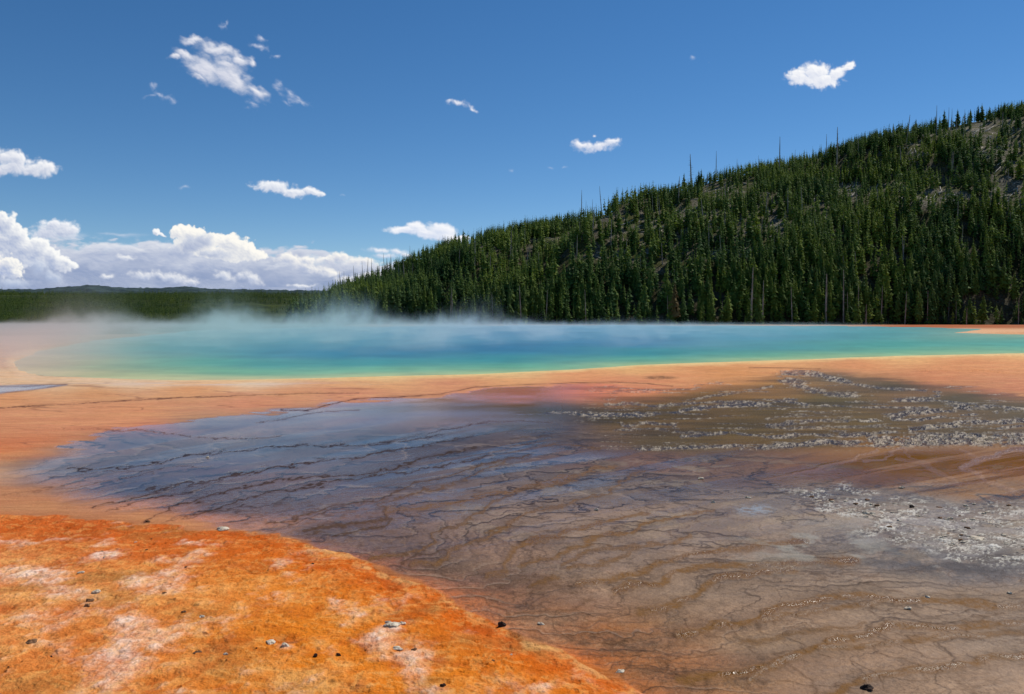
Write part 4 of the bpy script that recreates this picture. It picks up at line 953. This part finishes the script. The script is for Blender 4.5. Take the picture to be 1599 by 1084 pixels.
def merge_trees(name, X, Y, Zb, H, protos, mat, wfac=1.0):
    vs = []; fs = []; tint = []; off = 0
    pick = rng.integers(0, len(protos), len(X)); yaw = rng.uniform(0, 6.28, len(X))
    wid = rng.uniform(.72, 1.25, len(X)) * wfac; tn = np.clip(rng.uniform(0, 1, len(X)) ** 1.3 * .75 + (fbm(X * .03, Y * .03, 3, 480) - .38) * 1.2, 0, 1.0)
    lx_, ly_ = rng.normal(0, .015, len(X)), rng.normal(0, .015, len(X))
    for k, (pv, pf) in enumerate(protos):
        s = np.nonzero(pick == k)[0]
        if len(s) == 0: continue
        c, sn = np.cos(yaw[s])[:, None], np.sin(yaw[s])[:, None]
        hh = H[s][:, None]; ww = (H[s] * wid[s])[:, None]
        x = (pv[None, :, 0] * c - pv[None, :, 1] * sn) * ww + X[s][:, None] + pv[None, :, 2] * hh * lx_[s][:, None]
        y = (pv[None, :, 0] * sn + pv[None, :, 1] * c) * ww + Y[s][:, None] + pv[None, :, 2] * hh * ly_[s][:, None]
        z = pv[None, :, 2] * hh + Zb[s][:, None]
        v = np.stack([x, y, z], -1).reshape(-1, 3)
        f = (pf[None] + (np.arange(len(s)) * len(pv))[:, None, None]).reshape(-1, 3) + off
        vs.append(v); fs.append(f); tint.append(np.repeat(tn[s], len(pv))); off += len(v)
    return mesh_np(name, np.concatenate(vs), np.concatenate(fs), mat, {'tint': ('FLOAT', np.concatenate(tint))}, smooth=False)

# the nearest 290 pines stand on their own, the rest of the slope is one wood
vis_p, vis_q = to_px(tX, tY, tZ)
inframe = (vis_p > -10) & (vis_p < 1610)
size = np.where(inframe, tH / tY, 0)
size = size - .004 * np.clip((tY - 392) / 60, 0, 1)       # prefer the front rows, which nothing hides
order = np.argsort(-size)
near, rest = order[:285], order[285:]
protos_lo = [crown_np(100 + i, 14, 7, 1, width=w_, base=b_, ragged=.22) for i, (w_, b_) in enumerate([(.13, .1), (.15, .08), (.10, .2), (.145, .12), (.125, .06), (.19, .05)])] + [crown_np(160, 9, 5, 1, width=.12, base=.4, ragged=.5), crown_np(161, 11, 8, 1, width=.21, base=.04, ragged=.35)]
wood = merge_trees("conifer_forest", tX[rest], tY[rest], tZ[rest], tH[rest], protos_lo, LEAF_M)
tag(wood, "dense dark green pine forest covering the hillside", "forest", kind='stuff')
print("forest faces", len(wood.data.polygons))

# prototypes for the single pines
pine_meshes = []
for i, (w_, b_) in enumerate([(.135, .12), (.15, .08), (.125, .18), (.16, .07), (.13, .24), (.14, .06)]):
    v, f = crown_np(500 + i, 30, 9, 2, width=w_, base=b_)
    me = mesh_np("crown", v, f, LEAF, smooth=False, link=False).data
    v, f = tube_np([(0, 0, -.02), (0, 0, .3), (.004, .002, .65), (0, 0, .99)], [.014, .011, .007, .002], 6)
    mt = mesh_np("trunk", v, f, BARK, link=False).data
    pine_meshes.append((me, mt))
for o in list(bpy.data.objects):
    if o.name.startswith(("crown", "trunk")) and o.users_scene == (): bpy.data.objects.remove(o)
def single_tree(name, x, y, z, hgt, label, cat, group, k, wid=1.0, crown_mat=None, tilt=(0, 0)):
    e = bpy.data.objects.new(name, None); e.empty_display_size = 1
    e.location = (x, y, z); e.rotation_euler = (tilt[0], tilt[1], random.uniform(0, 6.28))
    e.scale = (hgt * wid, hgt * wid, hgt)
    COL.objects.link(e); tag(e, label, cat, group)
    me, mt = pine_meshes[k]
    c = bpy.data.objects.new("crown", me); c.parent = e; COL.objects.link(c)
    if crown_mat:
        c.material_slots[0].link = 'OBJECT'; c.material_slots[0].material = crown_mat
    t = bpy.data.objects.new("trunk", mt); t.parent = e; COL.objects.link(t)
    return e
for i in near:
    x, y, z, hh = float(tX[i]), float(tY[i]), float(tZ[i]), float(tH[i])
    p_ = CX + F * x / y
    sz = "tall" if hh > 13.9 else "slightly shorter"
    wh = ("on the low end of the hill" if p_ < 640 else "behind the drifting steam in the middle" if p_ < 860 else "around the brownish pine" if p_ < 1110 else "beneath the bare knoll" if p_ < 1260 else "by the pale bare trunk" if p_ < 1400 else "behind the orange far shore")
    single_tree("pine_tree", x, y, z, hh, "%s green pine at the hill's foot %s" % (sz, wh), "tree", "%s pines %s" % (sz, wh), random.randrange(6), random.uniform(.9, 1.2))

def place(px_, py_base, dist=None):
    """point on the hill (or flat) seen at a pixel"""
    if dist is None:
        Ys = np.linspace(372, 900, 1400)
        b = (CY - py_base) / F; sx = (px_ - CX) / F / (CT + ST * b); sz = (-ST + CT * b) / (CT + ST * b)
        zr = CAM_H + Ys * sz; zh = hill_z(Ys * sx, Ys)
        k = np.nonzero(zh >= zr)[0]
        Y = Ys[k[0]] if len(k) else Ys[np.argmin(np.abs(zh - zr))]
        return float(Y * sx), float(Y), float(hill_z(np.array([Y * sx]), np.array([Y]))[0])
    X = (px_ - CX) / F * dist
    return X, dist, float(hill_z(np.array([X]), np.array([float(dist)]))[0])

x, y, z = place(470, 492, 430)
single_tree("fir_tree", x, y, -.3, 46 / F * 430 * 1.03, "lone slender dark fir rising out of the steam left of the hill's end", "tree", None, 2, .85)
x, y, z = place(545, 455, 470)
single_tree("fir_tree", x, y, z - 1, 14.0, "broad dark fir breaking the skyline at the low left end of the hill", "tree", None, 3, 1.3)
x, y, z = place(521, 470, 450)
single_tree("fir_tree", x, y, z, 12.5, "thin dark fir at the very tip of the hill's low left end", "tree", None, 2, .8)
x, y, z = place(1053, 503, 384)
single_tree("pine_tree", x, y, z, 20.5, "tall brownish pine with a thin ragged crown and bare lower trunk behind the pool", "tree", None, 4, 1.0, RUSTY)
x, y, z = place(690 - 70, 460, 505)

SKYF = [(1430, 213, 189, "fir left of the gap, just right of the leaning black snag on the skyline"), (1454, 208, 187, "left one of two close firs before the upper skyline's thin pale snag"), (1460, 207, 184, "right one of two close firs by the upper skyline's thin pale snag"), (1474, 204, 175, "tall pointed fir standing clear left of the twin pale poles"), (1495, 199, 174, "broad fir right of the twin pale poles on the skyline"),
        (1515, 194, 174, "single fir right of the short pale pole on the skyline"), (1527, 191, 168, "left one of the pair of firs on the skyline above the crossed logs"), (1533, 190, 165, "taller right one of the pair of firs above the crossed logs"), (1545, 188, 170, "small lone conical fir on the skyline right of the pair"), (1559, 185, 166, "dark dense fir at the left of the last clump on the skyline"), (1568, 184, 164, "narrow fir inside the last clump on the skyline"), (1579, 183, 165, "round-topped fir in the last clump on the skyline"), (1588, 183, 166, "slim fir near the picture edge in the last skyline clump"), (1595, 182, 159, "tallest fir of the last skyline clump at the picture edge"),
        (1367, 236, 214, "fir on the skyline left of the leaning black snag"), (1384, 230, 203, "tall fir beside the short black snag on the skyline"), (1345, 241, 217, "fir alone on the middle of the upper skyline"), (1297, 256, 225, "dense fir beside the rough stubby snag"), (1091, 297, 268, "fir touching the right side of the twiggy knoll snag"), (1095, 296, 266, "round-topped green fir on the knoll"), (1068, 302, 272, "fir left of the twiggy knoll snag")]
for a, b_, t_, lab in SKYF:
    x, y, z = place(a, b_)
    hh = max(4.0, CAM_H + (HZ - t_) / F * y - z)
    single_tree("fir_tree", x, y, z, hh, lab, "tree", None, random.choice((0, 1, 3)), 1.1)

# dead standing trees
def snag_mesh(seed, twig):
    r = np.random.default_rng(seed)
    bend = r.normal(0, .008, 2)
    path = [(0, 0, -.02), (bend[0], 0, .35), (bend[0] * 2, bend[1], .7), (bend[0] * 2.6, bend[1] * 2, 1.0)]
    v, f = tube_np(path, [.018, .014, .010, .004], 6)
    vt = mesh_np("trunk", v, f, DEAD, link=False)
    bv = []; bf = []
    for k in range(twig):
        z0 = r.uniform(.3, .97); a = r.uniform(0, 6.28); L = r.uniform(.02, .08) * (1.15 - z0) / .6
        dx, dy = math.cos(a), math.sin(a); zz = z0 + r.uniform(-.02, .02); t_ = .0035
        b = len(bv)
        bx, by = path[2][0] * z0 / .7, path[2][1] * z0 / .7
        bv += [(bx, by, z0 + t_), (bx, by, z0 - t_), (bx + dx * L, by + dy * L, zz), (bx - dy * t_, by + dx * t_, z0)]
        bf += [(b, b + 1, b + 2), (b, b + 3, b + 2), (b + 1, b + 3, b + 2)]
    bt = mesh_np("branches", np.array(bv, np.float32), np.array(bf, np.int32), DEAD, smooth=False, link=False)
    out = (vt.data, bt.data)
    bpy.data.objects.remove(vt); bpy.data.objects.remove(bt)
    return out
SNAG = [snag_mesh(900, 50), snag_mesh(901, 14), snag_mesh(902, 8), snag_mesh(903, 26)]
def snag(px_, pyb, pyt, k, label, group=None, dist=None, tilt=0.0, thick=1.0):
    x, y, z = place(px_, pyb, dist)
    top = CAM_H + (HZ - pyt) / F * y
    hgt = max(3.0, top - z)
    e = bpy.data.objects.new("dead_tree", None); e.location = (x, y, z); e.scale = (hgt * thick, hgt * thick, hgt)
    e.rotation_euler = (0, tilt, random.uniform(-.4, .4)); COL.objects.link(e)
    tag(e, label, "dead tree", group)
    for nm, me in zip(("trunk", "branches"), SNAG[k]):
        c = bpy.data.objects.new(nm, me); c.parent = e; COL.objects.link(c)
snag(1080, 295, 243, 0, "tallest twiggy black snag on the knoll at the middle of the skyline", thick=1.5, tilt=-.06)
snag(908, 338, 298, 2, "first bare pole snag on the skyline left of the knoll")
snag(940, 332, 292, 1, "bare snag just right of the first pole snag on the skyline", tilt=-.08)
snag(1118, 282, 238, 2, "pale thin pole snag on the skyline right of the twiggy knoll snag")
snag(1217, 272, 216, 2, "straight thin black pole snag standing alone on the middle skyline", thick=1.2)
snag(1290, 258, 212, 2, "thin snag left of the forked one on the upper skyline")
snag(1307, 256, 201, 3, "rough stubby snag above a clump of trees on the upper skyline", thick=1.3)
snag(1394, 228, 196, 2, "short black snag left of the leaning one on the upper skyline", thick=1.2)
snag(1416, 222, 183, 1, "leaning black snag on the upper skyline", tilt=.12, thick=1.5)
snag(1462, 210, 168, 2, "thin pale snag behind firs near the upper right skyline")
snag(1481, 205, 171, 2, "left one of the twin pale poles near the upper right skyline")
snag(1486, 204, 173, 2, "right one of the twin pale poles near the upper right skyline")
snag(1506, 200, 174, 2, "short pale pole in the gap right of the twin poles")
snag(640, 415, 384, 2, "thin pole snag low on the left skyline in front of white cloud", thick=.9)
for k, (a, b_, c) in enumerate([(686, 398, 372), (692, 396, 368), (722, 386, 363), (668, 404, 384), (573, 440, 402), (567, 446, 408), (553, 452, 415), (600, 432, 396), (610, 430, 398), (592, 436, 410), (580, 440, 404), (538, 458, 424), (531, 460, 424), (655, 410, 388), (925, 338, 312), (915, 340, 314), (975, 332, 310), (1005, 326, 304), (1150, 280, 250), (1185, 275, 245), (1240, 266, 236), (1340, 242, 212), (850, 360, 338), (800, 368, 346)]):
    snag(a, b_, c, random.choice((1, 2, 2, 3)), "thin grey dead tree among the living trees of the skyline", "dead trees along the skyline", tilt=random.uniform(-.05, .05), thick=.9)
for (a, t_, k, th, ti, lab) in [(1172, 418, 3, 1.1, .03, "tall grey dead trunk behind the pool right of the brownish pine"), (1190, 438, 3, 1.0, .02, "shorter twiggy dead trunk beside the tall grey one behind the pool"), (1289, 428, 2, 1.5, .0, "tall pale bare trunk with a light scar at the foot of the hill"),
                          (1317, 422, 1, 1.0, .0, "straight dark dead trunk at the foot of the hill right of the pale bare trunk"), (915, 452, 2, .8, -.04, "slightly leaning thin dead trunk at the waterline left of the brownish pine"), (1128, 470, 2, .9, -.02, "small pale dead trunk left of the tall grey one")]:
    snag(a, 502, t_, k, lab, None, dist=381 if a > 1000 else 386, tilt=ti, thick=th)
for k in range(100):
    a = random.uniform(600, 1590); rq = np.interp(a, RIDGE_P[:, 0], RIDGE_P[:, 1]); b_ = random.uniform(rq + 8, 440)
    snag(a, b_, b_ - random.uniform(20, 42), random.choice((1, 2, 3)), "thin grey dead tree standing among the green pines partway up the slope", "dead trees partway up the slope", tilt=random.uniform(-.08, .08), thick=1.5)
for k in range(16):
    a = random.uniform(560, 1590)
    snag(a, 502, random.uniform(440, 478), random.choice((1, 2, 3)), "thin bare grey trunk among the pines at the foot of the hill", "bare trunks at the foot of the hill", dist=float(np.interp(a, FOOT_P[:, 0], FOOT_P[:, 1])) - random.uniform(-6, 4), tilt=random.uniform(-.05, .05), thick=.9)
snag(1352, 502, 475, 0, "low white twiggy dead tree close to the shore near the right", None, dist=368, thick=1.4)
snag(1509, 503, 481, 0, "short twiggy grey stump tree at the edge of the wood on the right", None, dist=366, thick=1.6)

# fallen trunks on the open slopes
def log_between(p0, p1, rad, label, group=None):
    a = Vector(place(*p0)); b = Vector(place(*p1))
    if abs(a.y - b.y) > 14:
        b.y = a.y + 10 * (1 if b.y > a.y else -1); b.x = (p1[0] - CX) / F * b.y; b.z = float(hill_z(np.array([b.x]), np.array([b.y]))[0])
    mid = (a + b) / 2; L = (b - a).length
    if L < .5 or L > 26: return
    v, f = tube_np([(0, 0, 0), (.01, .0, L * .33), (-.02, .02, L * .66), (0, 0, L)], [rad, rad * .85, rad * .65, rad * .3], 7)
    c0 = len(v); v = np.concatenate([v, [[0, 0, 0], [0, 0, L]]]).astype(np.float32)
    caps = [(c0, (k + 1) % 7, k) for k in range(7)] + [(c0 + 1, 21 + k, 21 + (k + 1) % 7) for k in range(7)]
    rr = random.Random(int(L * 1000))
    f = np.concatenate([f, np.array(caps)])
    # broken branch stubs
    vv = list(map(tuple, v)); fl = [tuple(q) for q in f]
    for _ in range(4):
        z0 = rr.uniform(.3, .95) * L; an = rr.uniform(0, 6.28); l_ = rr.uniform(.3, .9)
        b0 = len(vv); vv += [(0, 0, z0 - .06), (0, 0, z0 + .06), (math.cos(an) * l_, math.sin(an) * l_, z0 + .25), (.05, .05, z0)]
        fl += [(b0, b0 + 1, b0 + 2), (b0, b0 + 3, b0 + 2), (b0 + 1, b0 + 3, b0 + 2)]
    o = mesh_np("fallen_log", np.array(vv, np.float32), np.array(fl), LOG)
    o.location = a + Vector((0, 0, rad * 1.0))
    o.rotation_euler = (b - a).to_track_quat('Z', 'Y').to_euler()
    tag(o, label, "fallen log", group)
EX = [((1494, 214), (1512, 202), .34, "long pale log lying on the upper right slope below the skyline firs"), ((1529, 199), (1538, 190), .3, "short pale log high on the slope near the skyline"), ((1516, 208), (1532, 196), .28, "pale log crossed by a shorter one just under the skyline"), ((1576, 190), (1586, 184), .28, "pale log near the right end of the skyline"), ((1525, 243), (1528, 228), .4, "thick white trunk leaning steeply on the open right slope"), ((1526, 243), (1537, 236), .26, "grey log lying against the foot of the steep white trunk"),
      ((1489, 244), (1501, 232), .28, "pale log lying on the open slope left of the steep white trunk"), ((1494, 262), (1508, 252), .28, "pale log on the slope below and left of the steep white trunk"), ((1552, 272), (1564, 260), .28, "slanting pale log low on the open right slope"), ((1511, 278), (1516, 273), .4, "short bright log end low on the open right slope"), ((1441, 213), (1446, 207), .3, "small pale log beside the firs on the upper ridge"),
      ((1325, 302), (1345, 288), .3, "upper of the two long parallel logs in the small clearing"), ((1328, 309), (1337, 300), .32, "lower of the two long parallel logs in the small clearing"), ((1178, 398), (1177, 382), .34, "white upright broken trunk in the middle of the slope"), ((1018, 364), (1018, 352), .32, "white standing stub on the bare spur"), ((1078, 334), (1091, 321), .3, "long pale log on the bare spur beneath the knoll"), ((1457, 312), (1462, 302), .3, "pale log standing out in the brown clearing on the right"),
      ((1029, 366), (1034, 360), .3, "short pale log right of the white standing stub"), ((1484, 322), (1492, 311), .28, "slanting log at the left of the brown clearing on the right"), ((1323, 276), (1327, 268), .3, "short white log upright above the small clearing")]
for a, b_, r_, lab in EX: log_between(a, b_, r_, lab)
cnt = 0
while cnt < 170:
    x0, y0, rx, ry, s = random.choice(OPEN)
    a = (random.gauss(x0, rx * .5), random.gauss(y0, ry * .5))
    if a[0] > 1598 or openness(a[0], a[1]) < .3 or np.interp(a[0], RIDGE_P[:, 0], RIDGE_P[:, 1]) > a[1] - 3: continue
    wh = ("the upper right open slope below the skyline" if a[0] > 1390 and a[1] < 265 else "the brown clearing low on the right slope" if a[0] > 1270 else "the bare knoll in the middle of the slope" if a[0] > 1040 else "the bare spur left of the knoll" if a[0] > 860 else "the small bare patch near the low skyline")
    L = random.uniform(5, 16); an = random.choice((R(random.gauss(38, 14)), R(random.gauss(18, 10)), R(random.gauss(160, 16)), R(random.gauss(80, 12))))
    log_between(a, (a[0] + L * math.cos(an), a[1] - L * math.sin(an) * .8), random.uniform(.22, .34), "bleached fallen log on " + wh, "fallen logs on " + wh)
    cnt += 1

# far forest on the rise
N = 50000
Yf = 245 * np.exp(rng.uniform(0, 1, N) ** .8 * math.log(2150 / 245)); Xf = rng.uniform(-.68, -.235, N) * Yf
zf = rise_z(Xf, Yf)
prob = .35 + 2.2 * (fbm(Xf * .006, Yf * .006, 4, 470) - .38)
ok = (rng.random(N) < prob) & ((Yf > 330) | (Xf / Yf < -.27))
Xf, Yf, zf = Xf[ok], Yf[ok], zf[ok]
Hf = rng.uniform(.55, 1.0, len(Xf)) * (3.4 + 6.5 * np.clip((Yf - 330) / 1300, 0, 1)) * np.where(rng.random(len(Xf)) < .06, 1.7, 1)
protos_far = [crown_np(700 + i, 6, 5, 1, width=.17, base=.05, ragged=.2) for i in range(4)]
ff_ = merge_trees("far_forest", Xf, Yf, zf, Hf, protos_far, LEAF_F, 1.2)
tag(ff_, "far green forest on the low rise behind the steam", "forest", kind='stuff')
print("far faces", len(ff_.data.polygons))

# ------------------------------------------------------------------ steam over the spring
sm, g = mat_new("steam")
geo = g.n('ShaderNodeNewGeometry'); pos = geo.outputs['Position']
sp = g.n('ShaderNodeSeparateXYZ'); g.l(pos, sp.inputs[0])
X_, Y_, Z_ = sp.outputs
q = g.v('MULTIPLY', pos, (1, .45, 1.1))
nz = g.noise(q, .085, 6, .66, 1.6); big = g.noise(g.v('MULTIPLY', pos, (1, .45, 0)), .032, 3, .55)
slope = g.m('DIVIDE', X_, g.m('MAXIMUM', Y_, 10))
side = g.step(slope, -.35, .35, 1.0, .20, False)
sidein = g.step(slope, -.80, -.60, .5, 1)
def hump(c, wd_, a_):
    t_ = g.m('DIVIDE', g.m('SUBTRACT', slope, c), wd_)
    return g.m('MULTIPLY', a_, g.m('POWER', 2.718, g.m('MULTIPLY', g.m('MULTIPLY', t_, t_), -1)))
plume = g.m('ADD', g.m('ADD', hump(-.355, .05, 6.0), hump(-.215, .07, 5.4)), g.m('ADD', hump(-.06, .07, 3.6), g.m('ADD', hump(-.52, .09, 3.2), hump(.13, .07, 1.2))))
topz = g.m('ADD', g.m('MULTIPLY', g.m('ADD', 1.4, plume), g.m('MULTIPLY', g.step(big, .30, .66, .55, 1.3, False), g.step(g.noise(g.v('MULTIPLY', pos, (1, .35, .25)), .16, 4, .65, .6), .36, .66, .35, 1.6, False))), .3)
fall = g.step(g.m('DIVIDE', Z_, topz), 0.0, 1.0, 1, 0, False)
low = g.m('POWER', fall, 1.5)
wis = g.m('POWER', g.step(nz, .43, .66, 0, 1), 1.5)
dn = g.m('MULTIPLY', g.m('MULTIPLY', g.m('MULTIPLY', low, wis), side), .082)
base_ = g.m('MULTIPLY', g.m('MULTIPLY', g.step(Z_, 0, 2.0, 1, 0), g.m('ADD', g.step(slope, -.5, .3, 1, .5, False), g.step(slope, -.44, -.60, 0, 4.5))), .0062)
dist_f = g.m('MAXIMUM', g.step(Y_, 42, 100, 0, 1), g.m('MULTIPLY', g.step(Y_, 36, 62, 0, 1), g.step(slope, -.40, -.56, 0, 1)))
dn = g.m('MULTIPLY', g.m('ADD', dn, base_), dist_f)
dn = g.m('MULTIPLY', g.m('MULTIPLY', dn, sidein), g.step(slope, .28, .50, 1, 0))
scol = g.mix(g.step(slope, -.60, -.38), (.86, .78, .74, 1), (.68, .84, .83, 1))  # bounce light from pool and orange flats put into the steam's colour
scol = g.mix(g.step(slope, -.25, 0), scol, (.74, .84, .88, 1))
vol = g.n('ShaderNodeVolumePrincipled'); g.l(scol, vol.inputs['Color']); vol.inputs['Anisotropy'].default_value = .1
g.l(dn, vol.inputs['Density'])
o_ = g.n('ShaderNodeOutputMaterial'); g.l(vol.outputs[0], o_.inputs['Volume'])
sm.cycles.volume_step_rate = 0.35 if hasattr(sm.cycles, 'volume_step_rate') else 1
def prism(name, pts, z0, z1, mat):
    n = len(pts)
    me = bpy.data.meshes.new(name)
    me.from_pydata([(x, y, z0) for x, y in pts] + [(x, y, z1) for x, y in pts], [], [tuple(range(n))[::-1], tuple(range(n, 2 * n))] + [(i, (i + 1) % n, n + (i + 1) % n, n + i) for i in range(n)])
    me.materials.append(mat)
    o = bpy.data.objects.new(name, me); COL.objects.link(o); return o
steam = prism("steam", [(-34, 40), (60, 60), (130, 120), (250, 330), (-150, 330), (-210, 240), (-110, 110)], .02, 13, sm)
tag(steam, "pale steam drifting low over the hot spring", "steam", kind='stuff')

# ------------------------------------------------------------------ stones on the mats
ST_W = plain_mat("pale_stone", lin(176, 160, 136), lin(222, 208, 184), 30); ST_D = plain_mat("dark_stone", lin(34, 26, 22), lin(66, 48, 38), 30); ST_B = plain_mat("brown_stone", lin(96, 66, 42), lin(140, 104, 74), 30)
hgrid_rows = Yr
def ground_h(x, y):
    i = int(np.clip(np.searchsorted(Yr, y), 1, NR - 1)); j = int(np.clip(np.searchsorted(Sx, x / y), 1, NC - 1))
    return float(h[i, j])
def stone(px_, py_, wpx_, flat_, mat, label, seed, group=None, name="stone"):
    x, y = gp(px_, py_)
    r_ = wpx_ / F * y / 2
    rr = np.random.default_rng(seed)
    vs = []; fs = []; nu, nv = 14, 8
    ph = rr.uniform(0, 6.28, 6); am = rr.uniform(.08, .26, 6)
    for a in range(nv + 1):
        th = math.pi * a / nv
        for b_ in range(nu):
            p_ = 6.283 * b_ / nu
            k = 1 + sum(am[i] * math.sin((i + 1) * p_ + ph[i]) * math.sin(th) for i in range(4)) + am[4] * math.sin(3 * th + ph[4] + p_) + rr.normal(0, .07)
            vs.append((r_ * k * math.sin(th) * math.cos(p_), r_ * .75 * k * math.sin(th) * math.sin(p_), r_ * flat_ * k * math.cos(th)))
    for a in range(nv):
        for b_ in range(nu):
            b2 = (b_ + 1) % nu; fs.append((a * nu + b_, a * nu + b2, (a + 1) * nu + b2, (a + 1) * nu + b_))
    o = mesh_np(name, vs, fs, mat, smooth=False)
    o.location = (x, y, ground_h(x, y) + r_ * flat_ * .45); o.rotation_euler = (0, 0, rr.uniform(-.6, .6))
    tag(o, label, "stone", group)
S = [(349, 826, 19, .3, ST_W, "flat pale slab of stone on the far edge of the orange mat"), (783, 978, 11, .8, ST_D, "round dark stone on the orange mat's edge beside the brown runoff"), (1355, 1076, 17, .5, ST_D, "dark lumpy stone in the brown runoff at the bottom of the picture"),
     (150, 931, 13, .5, ST_W, "white pebble with a dark shadow in the ochre patch of the mat"), (141, 943, 11, .4, ST_B, "pinkish brown pebble just below the white pebble in the ochre patch"), (128, 899, 10, .35, ST_W, "small flat white pebble on the mat above the ochre patch"), (136, 952, 9, .5, ST_B, "brown pebble lowest of the three pebbles in the ochre patch"),
     (446, 1017, 13, .4, ST_W, "pale chip of sinter at the lower rim of the rusty hollow"), (422, 1008, 16, .3, ST_W, "pale crumbly lump at the left end of the rusty hollow"), (612, 985, 24, .25, ST_W, "broad white sinter lump on the right part of the mat"), (627, 978, 11, .5, ST_W, "small white pebble touching the broad white sinter lump"), (608, 978, 11, .4, ST_W, "small pale pebble behind the broad white sinter lump"),
     (352, 1027, 7, .6, ST_W, "tiny white pebble on the rusty patch of the lower mat"), (307, 1024, 11, .5, ST_B, "grey brown pebble left of the rusty patch of the lower mat"), (493, 1032, 7, .8, ST_D, "small dark pebble on plain orange mat, left of two"), (529, 1030, 6, .8, ST_D, "tiny dark pebble on plain orange mat, right of two"),
     (620, 1018, 16, .25, ST_W, "thin pale flake above the white crusted streak of the mat"), (648, 1021, 8, .5, ST_B, "small greyish pebble right of the thin pale flake"), (692, 1077, 8, .7, ST_D, "little dark pointed pebble on white crust at the mat's lower edge"), (844, 976, 10, .4, ST_W, "pale pebble where the orange mat turns to brown runoff"), (231, 815, 7, .6, ST_B, "tiny dark pebble at the end of a dark runoff line"),
     (50, 1010, 16, .3, ST_B, "grey flat pebble on the lower left of the mat"), (968, 1048, 12, .3, ST_W, "pale flake on the orange slope beside the runoff"), (314, 968, 9, .5, ST_W, "pale pebble in the grey green patch of the mat"), (288, 962, 8, .5, ST_B, "small reddish pebble left of the grey green patch"),
     (932, 797, 6, .7, ST_W, "tiny white pebble on the brown terraces in the middle"), (1113, 785, 6, .7, ST_W, "bright white pebble on the terraces left of the grey patch"), (1168, 778, 8, .4, ST_W, "white chip above the grey patch on the terraces"), (1093, 747, 9, .4, ST_W, "white chip near the orange stained terraces"), (1424, 793, 8, .7, ST_D, "black stone on the pale crust at the right"), (1418, 949, 12, .4, ST_W, "white pebble in a small pool on the lower right terraces"),
     (1448, 931, 7, .5, ST_W, "small white pebble above the pooled one on the lower right"), (1577, 925, 8, .5, ST_W, "white pebble at the right edge of the terraces"), (324, 741 - 26, 5, .5, ST_W, "tiny white speck of stone on the dark left sheet"), (1408, 763, 9, .4, ST_W, "flat white chip on the dark grey strip above the crust"), (1523, 842, 24, .18, ST_W, "long white slab with a dark shadow below it in the crusted corner")]
for i, s in enumerate(S): stone(*s[:6], seed=2000 + i)
k = 0
while k < 70:
    a = random.uniform(1240, 1600); b_ = random.uniform(762, 890)
    line = np.interp(a, [1240, 1330, 1450, 1600], [770, 790, 815, 835])
    if abs(b_ - line) > np.interp(a, [1240, 1400, 1600], [8, 26, 44]): continue
    stone(a, b_, random.uniform(3, 9), random.uniform(.2, .5), random.choice((ST_W, ST_W, ST_W, ST_B)), ("small sinter chip on the thin upper streak of pale crust" if b_ < line else "small sinter chip on the broad lower patch of pale crust") + (" near the picture edge" if a > 1460 else ", its inner end"), 3000 + k, "sinter chips, %s %s part of the crust" % ("upper" if b_ < line else "lower", "outer" if a > 1460 else "inner"), "sinter_chip")
    k += 1
k = 0
while k < 14:
    a = random.uniform(0, 900); b_ = random.uniform(840, 1084)
    e = np.interp(a, [0, 430, 560, 720, 900], [800, 832, 874, 948, 1028])
    if b_ < e + 14: continue
    zn = ('far strip of the orange mat along the brown runoff' if b_ < e + 60 else 'near corner of the orange mat at the lower left' if a < 330 else 'middle of the orange mat, lower edge of the picture')
    stone(a, b_, random.uniform(2.5, 6), random.uniform(.3, .7), random.choice((ST_B, ST_B, ST_D, ST_W)), "tiny crumb of stone on the " + zn, 4000 + k, "crumbs of stone on the " + zn, "pebble")
    k += 1
